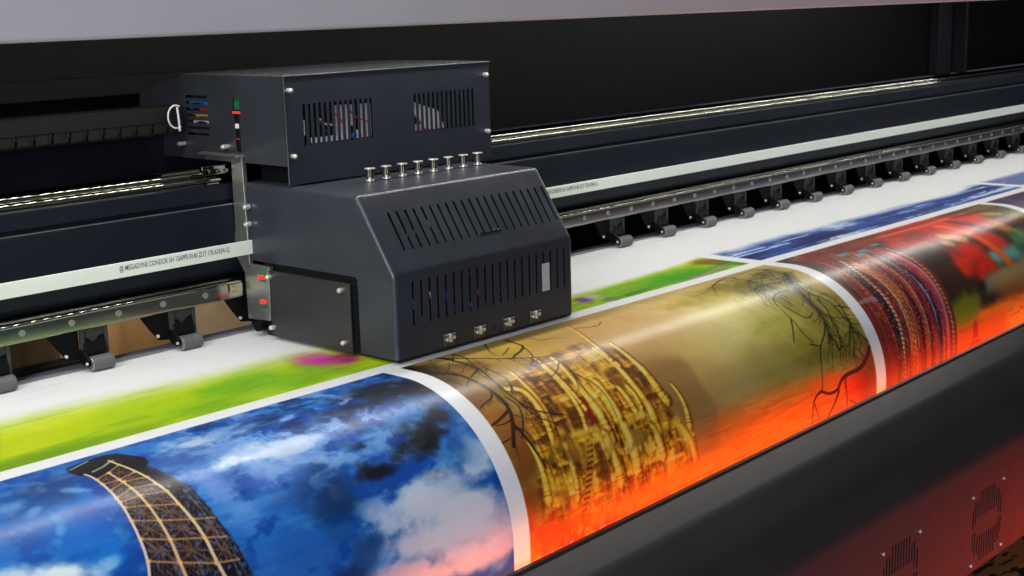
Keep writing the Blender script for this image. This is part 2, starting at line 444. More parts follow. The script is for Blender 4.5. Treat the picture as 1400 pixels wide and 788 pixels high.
fs.append(tuple(range((L-1)*nb+nb-1, (L-1)*nb-1, -1))+(b1,))
# returns of the notch
b2 = len(vs); vs += [(CX0+.05,3.51,.238),(CX0+.05,3.012,.238),(CX0+.05,3.004,.230),(CX0+.05,3.004,.014)]
for k in range(3): fs.append((b0+k, b0+k+1, b2+k+1, b2+k))
m.add(vs, fs)
body = m.build('lower_cover', M['coat'], CR, smooth=30, solid=.003)
# black tray at the bottom, black filler painting the shade inside the cover
m = MB(); m.box(CX0+.012, CX1-.006, 2.857, 3.46, .004, .013); m.box(CX0+.05, CX1-.01, 2.905, 3.50, .013, .22)
m.prism_x([(2.905,.22),(2.93,.262),(3.03,.43),(3.48,.44),(3.48,.22)], CX0+.03, CX1-.01)
m.build('tray_and_shade', M['void'], CR)
m = MB(); m.box(CX0+.06, CX0+.2, 3.30, 3.50, .482, .5395); m.build('spacer', M['black'], CR)
# side plate with four stand-off screws
sp = MB().prism_x([(3.028,.012),(3.028,.218),(3.402,.218),(3.402,.012)], CX0-.012, CX0-.006).build('side_plate', M['plate'], CR, bevel=.0015)
sb = MB(); sb.box(CX0-.005, CX0+.045, 3.035, 3.39, .014, .195); sb.build('notch_shade', M['void'], CR)  # black filler painting the shade inside the notch
for y, z in ((3.395,.199),(3.060,.197),(3.392,.041),(3.056,.041)):
    m = MB().cyl((CX0-.026, y, z), 'x', .0075, .014, 18); m.cyl((CX0-.030, y, z), 'x', .0050, .004, 6)
    m.build('standoff_screw', M['screw'], sp, bevel=.001)
# mounting bracket
m = MB()
m.prism_x([(3.705,.559),(3.707,.541),(3.568,.541),(3.568,.33),(3.575,.31),(3.572,.24),(3.535,.196),(3.532,.048),(3.42,.055),(3.41,.225),(3.508,.225),(3.512,.567),(3.56,.567)], CX0-.004, CX0+.012)
m.box(CX0-.03, CX0+.06, 3.5, 3.705, .5595, .566)
br = m.build('mounting_bracket', M['alu'], CR, bevel=.0012)
for y, z in ((3.492,.4065),(3.492,.353)):
    m = MB().cyl((CX0-.022, y, z), 'x', .0085, .020, 18); m.cyl((CX0-.026, y, z), 'x', .005, .004, 6)
    m.build('bracket_screw', M['screw'], br, bevel=.001)
for z0_, z1_, z in ((.176, .215, .192), (.092, .124, .1145)):
    pc = MB().box(CX0-.007, CX0-.0045, 3.429, 3.458, z0_, z1_).build('circuit_board', M['green'], CR)
    MB().box(CX0-.016, CX0-.0075, 3.430, 3.452, z-.006, z+.006).build('indicator', M['redlamp'], pc, bevel=.001)
# guide wheel beside the bracket and small hardware by the rail
m = MB(); m.cyl((CX0-.02, 3.47, .035), 'x', .018, .03, 20); m.build('side_wheel', M['bplastic'], CR, bevel=.002)
m = MB(); m.box(CX0-.10, CX0+.01, 3.585, 3.60, .505, .532); m.box(CX0-.085, CX0-.02, 3.575, 3.586, .508, .525)
for k in range(3): m.cyl((CX0-.08+.03*k, 3.570, .5165), 'y', .006, .006, 12)
m.build('bearing_block', M['steel'], CR, bevel=.001)
m = MB(); m.cyl((CX0-.05, 3.525, .152), 'y', .010, .012, 12); m.box(CX0-.062, CX0-.02, 3.530, 3.542, .140, .166); m.build('bearing_screw', M['brass'], CR, bevel=.001)
m = MB(); m.box(CX1-.02, CX1+.03, 3.36, 3.47, .05, .20); m.box(CX1, CX1+.04, 3.40, 3.46, .03, .09); m.build('end_bracket', M['bplastic'], CR, bevel=.004)
# thumbscrews
t0 = None
for k in range(8):
    x = 2.8024+k*.0686; y = 3.186+.0012*k
    if t0 is None:
        m = MB(); m.cyl((x, y, .4795), 'z', .013, .005, 24); m.cyl((x, y, .4845), 'z', .0055, .006, 16)
        m.cyl((x, y, .5165), 'z', .0165, .003, 28)
        t0 = m.build('thumbscrew', M['screw'], CR, bevel=.0006, loc=(x, y, .48)); xx = x; yy = y
        MB().cyl((x, y, .4905), 'z', .0125, .026, 40, knurl=.05).build('knurled_grip', M['grip'], t0)
    else: copy_part(t0, CR, (x-xx, y-yy, 0))
# latches along the lower front edge
for k, (x, z) in enumerate(((2.783,.0415),(2.911,.040),(3.039,.041),(3.161,.0415))):
    m = MB(); m.box(x-.024, x+.024, 2.8460, 2.8495, z-.024, z+.016)
    m.build('latch_plate', M['plate2'], body, bevel=.0008); m = MB()
    m.cyl((x-.012, 2.840, z-.004), 'y', .0058, .006, 14); m.cyl((x+.014, 2.840, z+.000), 'y', .0058, .006, 14)
    m.box(x-.004, x+.004, 2.839, 2.8460, z-.012, z+.014); m.box(x-.020, x+.022, 2.842, 2.8460, z+.010, z+.013)
    m.build('latch', M['screw'], body, bevel=.0008)
    MB().box(x-.026, x+.026, 2.8470, 2.8498, .012, z-.0245).build('latch_slot', M['void'], body)
for z in (.043, .031): MB().cyl((2.9753, 2.8485, z), 'y', .004, .0016, 12).build('small_hole', M['void'], body)  # two small holes, their shade painted as black discs
MB().box(3.2005, 3.2335, 2.8482, 2.8497, .108, .196).build('sticker', M['sticker'], body)
MB().box(2.965, 3.06, 2.8868, 2.8925, .3165, .3235).build('clip', M['steel'], body, bevel=.001)
# cables behind the lower and the upper vents
def cable(pts, rr, mm, name='cable'): MB().tube(pts, rr).build(name, M[mm], body)
cb_ = [('blue',2.64,.20,2.69,.12,.004),('blue',2.655,.16,2.70,.105,.004),('white',2.735,.185,2.742,.10,.005),('navy',2.77,.21,2.815,.12,.005),
       ('navy',2.80,.17,2.83,.11,.004),('red',2.875,.19,2.885,.12,.004),('red',2.905,.215,2.915,.17,.006),('red',2.93,.155,2.955,.105,.006),('blue',2.885,.13,2.90,.105,.003),
       ('navy',2.975,.18,2.985,.12,.003),('blue',3.005,.20,3.018,.14,.005),('white',3.013,.142,3.016,.108,.004),('brass',3.045,.165,3.048,.135,.004),
       ('blue',3.105,.17,3.115,.11,.0035),('blue',3.135,.20,3.150,.11,.0035),('brass',3.079,.125,3.083,.112,.004)]
for c, x0, z0, x1, z1, rr in cb_:
    cable([(x0,2.872,z0),(x0*.6+x1*.4,2.862,z0*.6+z1*.4),(x1,2.866,z1)], rr, c)
for x, z in ((2.705,.345),(2.74,.352),(2.81,.362),(2.825,.372)): MB().box(x-.012, x+.012, 2.915+(z-.31)*.64, 2.922+(z-.31)*.64, z-.006, z+.006).build('connector', M['grey'], body)

# upper box
UX0, UX1, UY0, UY1 = 2.575, 3.449, 3.29, 4.05
m = MB()
vh = [(2.6465+.02045*k-.0048, 2.6465+.02045*k+.0048, .5965, .7205) for k in range(14)]+[(3.1010+.02040*k-.0048, 3.1010+.02040*k+.0048, .5970, .7205) for k in range(14)]
grid_plane(m, lambda u, v: (u, UY0, v), [UX0, UX1], [.4845, .803], vh)
top = m.build('top_box', M['coat_blue'], CR, smooth=0, solid=.002, fixn=False)
m = MB()
shl = [(3.765-.0, 3.765)]
sh = [(3.672, 3.790, .737-.0195*k-.0042, .737-.0195*k+.0042) for k in range(7)]+[(3.508, 3.542, .684, .737), (3.512, 3.536, .575, .684)]
grid_plane(m, lambda u, v: (UX0, u, v), [UY0+.0015, 3.80], [.541, .803], sh)
m.add([(UX0,3.80,.541),(UX0,4.05,.545),(UX0,4.05,.742),(UX0,3.80,.803)], [(0,1,2,3)])
m.build('box_side', M['coat'], top, smooth=0, solid=.002, fixn=False)
m = MB(); m.box(UX0-.002, UX1+.004, UY0-.005, 3.80, .8035, .8080); m.build('box_lid', M['lid'], top, bevel=.002)
m = MB(); m.box(UX1-.003, UX1, UY0+.002, 3.80, .5, .8033); m.build('box_side', M['coat'], top)
m = MB(); m.box(UX0+.03, UX1-.01, UY0+.06, 3.80, .56, .79); m.build('box_inside', M['void'], top)
m = MB(); m.box(UX0+.03, UX1-.01, UY0+.04, UY1, .541, .547); m.build('box_floor', M['black'], top)
m = MB(); m.box(UX0-.0012, UX0-.0, UY0-.003, UY0-.0, .4845, .8035); m.build('box_edge', M['alu'], top)
for x, z in ((2.5900,.764),(2.5930,.570),(3.4250,.763),(3.4265,.574)):
    m = MB().cyl((x, UY0-.016, z), 'y', .0072, .016, 18); m.cyl((x, UY0-.019, z), 'y', .005, .003, 6)
    m.build('box_screw', M['screw'], top, bevel=.001)
for y, z in ((3.810,.587),(3.578,.588)):
    m = MB().cyl((UX0-.026, y, z), 'x', .0075, .026, 18); m.cyl((UX0-.030, y, z), 'x', .005, .004, 6)
    m.build('box_screw', M['screw'], top, bevel=.001)
# contents just behind the vents
def inn(x0, x1, z0, z1, mm, y=3.300, name='module'): MB().box(x0, x1, y, y+.012, z0, z1).build(name, M[mm], top)
inn(2.640,2.654,.627,.672,'grey')
for k in range(6): inn(2.684+.0205*k, 2.697+.0205*k, .600, .616, 'white', name='terminal')
inn(2.785,2.835,.600,.706,'grey',3.306); inn(2.835,2.862,.640,.704,'grey',3.308); inn(2.862,2.880,.600,.625,'white'); inn(2.880,2.925,.600,.704,'grey',3.307); inn(2.845,2.858,.603,.616,'blue')
MB().prism([(3.095,3.305,.697),(3.12,3.305,.690),(3.215,3.305,.660),(3.245,3.305,.600),(3.095,3.305,.600)], (0,.01,0)).build('fan_plate', M['grey'], top)
MB().prism([(3.095,3.3025,.655),(3.125,3.3025,.640),(3.135,3.3025,.622),(3.095,3.3025,.622)], (0,.002,0)).build('fan_plate', M['void'], top)
for pts, mm in (([(2.83,3.2985,.69),(2.85,3.2985,.67),(2.87,3.2985,.66),(2.91,3.2985,.645)],'red'),([(2.76,3.2985,.69),(2.79,3.2985,.67),(2.80,3.2985,.65)],'red'),
                ([(2.70,3.2985,.665),(2.72,3.2985,.66),(2.73,3.2985,.63)],'navy'),([(2.70,3.2985,.672),(2.715,3.2985,.668)],'yellow'),([(3.09,3.2985,.66),(3.12,3.2985,.64),(3.15,3.2985,.60)],'red'),
                ([(2.72,3.2985,.655),(2.76,3.2985,.65),(2.79,3.2985,.64)],'grey')):
    MB().tube(pts, .0028).build('wire', M[mm], top)
for pts, mm in (([(2.592,3.79,.718),(2.590,3.74,.722),(2.592,3.68,.716)],'blue'),([(2.592,3.79,.700),(2.590,3.75,.706),(2.592,3.68,.712)],'blue'),([(2.594,3.74,.697),(2.592,3.68,.698)],'red'),
                ([(2.592,3.78,.684),(2.590,3.74,.680),(2.592,3.68,.678)],'yellow'),([(2.592,3.76,.676),(2.594,3.70,.682)],'yellow'),([(2.592,3.775,.655),(2.590,3.74,.666),(2.592,3.69,.658)],'white'),([(2.592,3.70,.655),(2.594,3.68,.660)],'grey')):
    MB().tube(pts, .0052).build('wire', M[mm], top)
MB().box(UX0+.006, UX0+.02, 3.508, 3.545, .702, .742).build('circuit_board', M['green'], top)
MB().box(UX0-.003, UX0+.004, 3.506, 3.544, .690, .697).build('indicator', M['redlamp'], top)
MB().tube([(UX0+.006,3.524,.69),(UX0+.004,3.524,.64),(UX0+.006,3.524,.58)], .010).build('wire', M['black'], top)
for z in (.655, .648): MB().box(UX0-.006, UX0-.002, 3.516, 3.530, z-.002, z+.005).build('connector', M['white'], top)
MB().box(UX0-.006, UX0-.002, 3.516, 3.530, .612, .616).build('connector', M['red'], top)
# pale cable tie loop round the end of the chain
tp = [(2.497+.030*math.cos(t), 3.735, .680+.036*math.sin(t)) for t in [math.radians(60+24*k) for k in range(11)]]
m = MB().tube(tp, .0028); m.tube([(2.497+.004,3.732,.680+.03),(2.497+.006,3.73,.680-.01),(2.497+.008,3.732,.680-.045)], .0034)
m.build('cable_tie', M['grey'], CR)

# ------------------------------------------------------------------ things behind, floor
MB().box(2.50, 3.02, 4.6, 5.0, -.9, .15).build('cardboard_box', M['cardboard'], None, bevel=.004)
tag(bpy.data.objects['cardboard_box'], 'brown cardboard box seen through the gap under the beam, left of the carriage', 'box')
MB().box(3.05, 3.60, 4.55, 5.0, -.9, .15).build('packing_board', M['tan'], None, bevel=.004)
tag(bpy.data.objects['packing_board'], 'pale tan board standing behind the rollers, next to the carriage bracket', 'board')
fl = mat('floor_stone', (.3, .3, .3), .6)
nt = fl.node_tree; nd = nt.nodes; lkk = nt.links
n1 = nd.new('ShaderNodeTexNoise'); n1.inputs['Scale'].default_value = 7; n1.inputs['Detail'].default_value = 8; n1.inputs['Distortion'].default_value = .6
rmp = nd.new('ShaderNodeValToRGB'); rmp.color_ramp.elements[0].position = .40; rmp.color_ramp.elements[0].color = (.02, .02, .02, 1)
rmp.color_ramp.elements[1].position = .47; rmp.color_ramp.elements[1].color = (.33, .35, .42, 1)
tcn = nd.new('ShaderNodeTexCoord'); lkk.new(tcn.outputs['Object'], n1.inputs['Vector']); lkk.new(n1.outputs['Fac'], rmp.inputs[0]); lkk.new(rmp.outputs[0], nd['Principled BSDF'].inputs['Base Color'])
f = MB(); f.add([(-20,-20,-1.75),(30,-20,-1.75),(30,30,-1.75),(-20,30,-1.75)], [(0,1,2,3)])
tag(f.build('floor', fl, None, smooth=0), kind='structure')
fl2 = mat('worn_tan_board', (.3, .2, .1), .6)
nt = fl2.node_tree; nd = nt.nodes; lkk = nt.links
n1 = nd.new('ShaderNodeTexNoise'); n1.inputs['Scale'].default_value = 14; n1.inputs['Detail'].default_value = 6
rmp = nd.new('ShaderNodeValToRGB'); rmp.color_ramp.elements[0].position = .41; rmp.color_ramp.elements[0].color = (.015, .012, .01, 1)
rmp.color_ramp.elements[1].position = .46; rmp.color_ramp.elements[1].color = (.34, .20, .07, 1)
tcn = nd.new('ShaderNodeTexCoord'); mpn = nd.new('ShaderNodeMapping'); mpn.inputs['Scale'].default_value = (.6, 1.6, 1)
lkk.new(tcn.outputs['Object'], mpn.inputs[0]); lkk.new(mpn.outputs[0], n1.inputs['Vector']); lkk.new(n1.outputs['Fac'], rmp.inputs[0]); lkk.new(rmp.outputs[0], nd['Principled BSDF'].inputs['Base Color'])
tb = MB().box(2.0, 12, 2.15, 2.60, -1.55, -1.5).build('wooden_board', fl2, None, bevel=.004)
tag(tb, 'worn tan board with black marks lying low below the front cover, bottom right corner', 'board')

# ------------------------------------------------------------------ printed banner
LINES = {
 'tw_body': [(1.514,2.704),(1.515,2.681),(1.514,2.624),(1.512,2.593),(1.509,2.559),(1.504,2.522),(1.501,2.498),(1.497,2.472),(1.493,2.444),(1.486,2.412),(1.474,2.383),(1.71,2.303),(1.706,2.328),(1.698,2.39),(1.687,2.453),(1.682,2.521),(1.678,2.565),(1.662,2.603),(1.638,2.673),(1.608,2.776),(1.561,2.757)],
 'tw_head': [(1.503,2.788),(1.491,2.75),(1.497,2.723),(1.511,2.7),(1.512,2.677),(1.517,2.6),(1.574,2.593),(1.662,2.603),(1.648,2.652),(1.638,2.673),(1.654,2.689),(1.662,2.722),(1.649,2.754),(1.636,2.792),(1.609,2.806),(1.557,2.802)],
 'tw_L': [(1.51,2.721),(1.514,2.704),(1.515,2.681),(1.514,2.624),(1.512,2.593),(1.509,2.559),(1.504,2.522),(1.501,2.498),(1.497,2.472),(1.493,2.444),(1.486,2.412),(1.475,2.383)],
 'tw_M': [(1.554,2.695),(1.555,2.654),(1.56,2.614),(1.562,2.582),(1.562,2.545),(1.561,2.5),(1.559,2.448),(1.554,2.392),(1.554,2.355)],
 'tw_R': [(1.595,2.762),(1.595,2.719),(1.613,2.633),(1.618,2.599),(1.624,2.57),(1.626,2.526),(1.632,2.477),(1.636,2.429),(1.635,2.369),(1.642,2.325)],
 'tw_D': [(1.637,2.663),(1.662,2.603),(1.672,2.555),(1.676,2.466),(1.683,2.413),(1.686,2.355),(1.693,2.308)],
 'tw_E': [(1.661,2.56),(1.664,2.507),(1.667,2.45),(1.671,2.39),(1.677,2.314)],
 'tw_c0': [(1.515,2.681),(1.554,2.695),(1.595,2.719)],
 'tw_c1': [(1.514,2.655),(1.555,2.654),(1.602,2.666)],
 'tw_c2': [(1.514,2.624),(1.56,2.642),(1.613,2.633)],
 'tw_c3': [(1.511,2.595),(1.559,2.612),(1.615,2.602)],
 'tw_c4': [(1.511,2.58),(1.562,2.582),(1.624,2.57)],
 'tw_c5': [(1.511,2.562),(1.562,2.546),(1.625,2.525)],
 'tw_c6': [(1.504,2.521),(1.561,2.5),(1.632,2.477),(1.684,2.463)],
 'tw_c7': [(1.498,2.472),(1.559,2.448),(1.635,2.426),(1.687,2.411)],
 'tw_c8': [(1.489,2.418),(1.554,2.392),(1.633,2.364),(1.69,2.354)],
 'tw_top': [(1.504,2.772),(1.533,2.784),(1.562,2.796)],
 'tw_t2': [(1.531,2.722),(1.565,2.734),(1.595,2.754),(1.603,2.753)],
 'br0': [(2.562,2.808),(2.568,2.756),(2.6,2.695),(2.633,2.666),(2.645,2.627),(2.655,2.587),(2.661,2.554),(2.666,2.512),(2.66,2.477),(2.645,2.448),(2.627,2.422),(2.598,2.38)],
 'br1': [(2.713,2.81),(2.709,2.741),(2.711,2.699),(2.716,2.667),(2.703,2.61),(2.7,2.554),(2.704,2.512),(2.73,2.462),(2.77,2.439),(2.821,2.419)],
 'br2': [(2.692,2.854),(2.715,2.792),(2.754,2.754),(2.797,2.7),(2.862,2.661),(2.921,2.64),(2.98,2.617)],
 'br3': [(2.716,2.667),(2.64,2.629),(2.607,2.607)],
 'br4': [(2.659,2.558),(2.646,2.538),(2.604,2.526),(2.577,2.516)],
 'br5': [(2.653,2.479),(2.611,2.464),(2.569,2.454)],
 'br6': [(2.645,2.451),(2.609,2.446),(2.581,2.45)],
 'br7': [(2.638,2.432),(2.65,2.41),(2.656,2.374),(2.665,2.339),(2.678,2.294)],
 'br8': [(2.684,2.525),(2.702,2.488),(2.691,2.457),(2.673,2.429),(2.641,2.393)],
 'br9': [(2.983,2.811),(2.97,2.761),(2.962,2.716),(2.922,2.692),(2.882,2.68),(2.86,2.666)],
 'br10': [(2.917,2.737),(2.875,2.711),(2.846,2.697)],
 'br11': [(2.951,2.705),(2.925,2.643),(2.871,2.606)],
 'br12': [(2.631,2.758),(2.592,2.693),(2.628,2.698),(2.694,2.761)],
 'br13': [(2.566,2.773),(2.606,2.763),(2.652,2.773)],
 'br14': [(2.566,2.397),(2.611,2.404)],
 'br15': [(2.712,2.485),(2.733,2.433),(2.776,2.405),(2.82,2.363)],
 'br16': [(2.866,2.608),(2.935,2.602),(2.988,2.599),(2.981,2.559),(2.974,2.538)],
 'br17': [(2.981,2.593),(2.932,2.553),(2.884,2.54)],
 'br18': [(2.736,2.668),(2.74,2.621),(2.752,2.581),(2.718,2.534)],
 'br19': [(2.76,2.824),(2.766,2.785),(2.722,2.691),(2.69,2.635),(2.691,2.597)],
 'br20': [(2.642,2.428),(2.664,2.411),(2.677,2.378)],
 'br21': [(2.978,2.592),(2.987,2.557),(2.968,2.51),(2.947,2.469)],
 'br22': [(2.976,2.533),(3.002,2.499),(3.025,2.459),(3.027,2.41),(3.024,2.355)],
 'br23': [(3.224,2.738),(3.294,2.701),(3.342,2.733)],
 'br24': [(3.984,2.753),(4.124,2.806),(4.18,2.791),(4.311,2.806),(4.374,2.785),(4.285,2.685)],
 'br25': [(3.043,2.762),(3.04,2.722),(3.094,2.718),(3.119,2.689)],
 'br26': [(2.929,2.852),(2.842,2.743),(2.837,2.713)],
 'rt0': [(4.356,2.684),(4.282,2.609),(4.255,2.531),(4.252,2.465),(4.246,2.417),(4.224,2.369),(4.202,2.34)],
 'rt1': [(4.233,2.586),(4.154,2.59),(4.1,2.571),(4.076,2.539),(4.077,2.493),(4.08,2.451),(4.083,2.391),(4.109,2.36)],
 'rt2': [(4.078,2.467),(4.045,2.427),(4.006,2.382)],
 'rt3': [(4.246,2.417),(4.2,2.374),(4.136,2.338),(4.106,2.297),(4.087,2.247),(4.067,2.193)],
 'rt4': [(4.085,2.357),(4.137,2.339)],
 'rt5': [(4.067,2.192),(4.026,2.186),(4.001,2.162),(3.992,2.097)],
 'rt6': [(4.008,2.164),(4.026,2.127),(4.038,2.097)],
 'rt7': [(4.056,2.194),(4.115,2.17),(4.173,2.175),(4.196,2.205),(4.258,2.214),(4.333,2.213),(4.389,2.237),(4.433,2.275)],
 'rt8': [(4.172,2.168),(4.147,2.136),(4.098,2.094)],
 'rt9': [(4.224,2.202),(4.222,2.157),(4.229,2.094)],
 'rt10': [(4.243,2.121),(4.296,2.093)],
 'rt11': [(4.292,2.606),(4.309,2.529),(4.361,2.48),(4.357,2.43),(4.376,2.379),(4.379,2.335),(4.391,2.292)],
 'rt12': [(4.306,2.505),(4.308,2.451),(4.284,2.418),(4.279,2.357),(4.25,2.305)],
 'rt13': [(4.364,2.526),(4.394,2.483),(4.39,2.432),(4.374,2.362),(4.344,2.302),(4.303,2.262)],
 'rt14': [(4.008,2.765),(4.12,2.805),(4.17,2.802),(4.14,2.718),(4.216,2.714),(4.243,2.667),(4.333,2.67)],
 'rt15': [(4.083,2.644),(4.162,2.66),(4.221,2.643),(4.31,2.646)],
 'rt16': [(4.105,2.525),(4.129,2.48),(4.165,2.441),(4.22,2.462)],
 'rt17': [(4.23,2.367),(4.232,2.301)],
 'rt18': [(4.369,2.372),(4.323,2.322),(4.287,2.274)],
 'rt19': [(4.363,2.459),(4.447,2.429),(4.454,2.381)],
 'pl0': [(2.787,2.609),(2.784,2.557),(2.783,2.506),(2.776,2.452),(2.761,2.389),(2.749,2.351)],
 'pl1': [(2.715,2.551),(2.761,2.535),(2.765,2.479),(2.758,2.422),(2.745,2.367)],
 'pl2': [(2.972,2.62),(2.963,2.549),(2.954,2.48),(2.959,2.429),(2.966,2.371),(2.964,2.324),(2.966,2.303)],
 'pl3': [(2.909,2.596),(2.906,2.515),(2.903,2.457),(2.898,2.4),(2.884,2.355)],
 'pl4': [(3.147,2.598),(3.154,2.525),(3.159,2.46),(3.163,2.403),(3.174,2.355),(3.171,2.302),(3.165,2.252),(3.154,2.21)],
 'pl5': [(3.227,2.597),(3.233,2.524),(3.243,2.463),(3.247,2.405),(3.251,2.369),(3.261,2.35)],
 'pl6': [(3.315,2.391),(3.325,2.356),(3.328,2.312),(3.318,2.255)],
 'pl7': [(3.03,2.477),(3.031,2.433),(3.034,2.38),(3.034,2.326),(3.041,2.284),(3.043,2.238)],
 'pl8': [(3.097,2.436),(3.105,2.401),(3.109,2.355)],
 'pl9': [(3.133,2.432),(3.142,2.397),(3.14,2.358)],
 'pl10': [(2.653,2.378),(2.661,2.323),(2.66,2.264),(2.655,2.211)],
 'pl11': [(2.946,2.32),(2.947,2.278),(2.958,2.228),(2.959,2.176)],
 'pl12': [(3.037,2.324),(3.042,2.274),(3.042,2.211),(3.038,2.155)],
 'pl13': [(3.151,2.289),(3.163,2.243),(3.166,2.2)],
 'pl14': [(3.278,2.263),(3.305,2.218),(3.318,2.16),(3.324,2.103)],
 'pl15': [(2.777,2.333),(2.778,2.281),(2.776,2.222),(2.77,2.184)],
 'pl16': [(3.226,2.773),(3.17,2.645),(3.157,2.557),(3.166,2.507)],
 'pl17': [(2.918,2.658),(2.915,2.567),(2.914,2.485),(2.921,2.41)],
 'wall1': [(3.002,2.529),(3.066,2.501),(3.094,2.434),(3.133,2.366),(3.144,2.299),(3.139,2.214),(2.919,2.271),(2.936,2.321),(2.944,2.382),(2.951,2.462)],
 'wall2': [(2.671,2.362),(2.814,2.355),(2.945,2.331),(3.121,2.297),(3.268,2.294),(3.334,2.222),(3.329,2.096),(3.189,2.09),(2.857,2.086),(2.632,2.085),(2.612,2.16),(2.657,2.274)],
 'dome': [(2.977,2.597),(3.046,2.598),(3.142,2.6),(3.16,2.531),(3.124,2.497),(3.06,2.496),(2.98,2.492),(2.969,2.547)],
 'red1': [(2.923,2.451),(2.944,2.445),(2.937,2.362),(2.912,2.358)],
 'dk1': [(2.847,2.443),(2.874,2.424),(2.881,2.356),(2.841,2.362)],
 'dk2': [(2.882,2.305),(2.912,2.303),(2.923,2.222),(2.914,2.189),(2.878,2.204)],
 'dk3': [(2.795,2.313),(2.821,2.306),(2.807,2.243),(2.783,2.24)],
 'dk4': [(3.075,2.303),(3.097,2.298),(3.087,2.22),(3.071,2.225)],
 'dk5': [(2.676,2.23),(2.737,2.217),(2.737,2.188),(2.678,2.214)],
 'dk6': [(3.108,2.481),(3.134,2.467),(3.12,2.427),(3.09,2.429)],
 'dk7': [(3.217,2.444),(3.222,2.365),(3.191,2.367),(3.185,2.409)],
 'win1': [(3.092,2.283),(3.129,2.279),(3.131,2.225),(3.095,2.221)],
 'ledge1': [(2.819,2.362),(2.931,2.354),(2.934,2.337),(2.814,2.343)],
 'ledge2': [(3.056,2.347),(3.14,2.353),(3.137,2.327),(3.052,2.317)],
 'stairs': [(2.871,2.313),(2.853,2.271),(2.823,2.214),(2.799,2.155),(2.781,2.109)],
 'hill': [(3.215,2.492),(3.316,2.477),(3.424,2.465),(3.442,2.43),(3.443,2.362),(3.472,2.277),(3.429,2.138),(3.32,2.162),(3.284,2.295)],
 'back': [(2.762,2.592),(2.938,2.626),(3.122,2.642),(3.237,2.559),(3.25,2.371),(3.275,2.224),(3.32,2.075),(3.127,2.061),(2.791,2.064),(2.592,2.054),(2.639,2.305),(2.705,2.469)],
 'bd_a': [(4.706,2.653),(4.681,2.532),(4.692,2.407),(4.683,2.315),(4.668,2.243),(4.652,2.185),(4.654,2.073)],
 'bd_b': [(4.747,2.602),(4.779,2.515),(4.787,2.414),(4.775,2.32),(4.753,2.226),(4.74,2.167),(4.741,2.082)],
 'bd_c': [(4.883,2.641),(4.872,2.573),(4.89,2.48),(4.879,2.349),(4.856,2.243),(4.843,2.174),(4.84,2.103)],
 'bd_d': [(4.935,2.621),(4.937,2.56),(4.966,2.463),(4.972,2.363),(4.945,2.249),(4.927,2.171),(4.926,2.099)],
 'bd_e': [(5.013,2.614),(5.027,2.566),(5.057,2.479),(5.051,2.36),(5.023,2.255),(5.002,2.171),(5.001,2.098)],
 'bd_f': [(5.057,2.642),(5.089,2.571),(5.099,2.461),(5.086,2.341),(5.071,2.239),(5.057,2.16),(5.052,2.102)],
 'bd_g': [(4.698,2.777),(4.609,2.595),(4.609,2.468),(4.599,2.368),(4.579,2.256),(4.558,2.067)],
 'bd_h': [(4.42,2.673),(4.481,2.581),(4.496,2.464),(4.505,2.357),(4.501,2.244),(4.491,2.082)],
 'lady': [(5.26,2.215),(5.28,2.211),(5.273,2.148),(5.31,2.114),(5.32,2.092),(5.174,2.096),(5.187,2.119),(5.222,2.138),(5.23,2.156),(5.239,2.199)],
 'spoon': [(4.497,2.436),(4.576,2.439),(4.623,2.432)],
 'c_red1': [(5.347,2.861),(5.772,2.787),(6.052,2.746),(6.019,2.625),(5.699,2.576),(5.319,2.592),(5.028,2.622)],
 'c_red2': [(5.362,2.525),(5.577,2.55),(5.639,2.463),(5.626,2.35),(5.447,2.349),(5.337,2.423)],
 'c_red3': [(5.836,2.59),(5.864,2.508),(5.836,2.424),(5.694,2.452),(5.661,2.556)],
 'c_dark1': [(5.029,2.589),(5.282,2.572),(5.332,2.444),(5.317,2.323),(5.1,2.3),(5.124,2.411)],
 'c_olive1': [(5.1,2.3),(5.261,2.333),(5.304,2.201),(5.073,2.201)],
 'c_teal1': [(5.65,2.461),(5.887,2.456),(5.873,2.397),(5.645,2.394)],
 'c_teal2': [(5.918,2.496),(6.096,2.508),(6.036,2.428),(5.916,2.45)],
 'c_grey1': [(5.463,2.363),(5.904,2.392),(5.976,2.324),(5.786,2.288),(5.434,2.301)],
 'c_orange_ground': [(5.033,2.165),(5.07,2.192),(5.304,2.201),(5.739,2.215),(6.226,2.23),(6.214,2.03),(5.726,2.09),(5.034,2.076)],
}
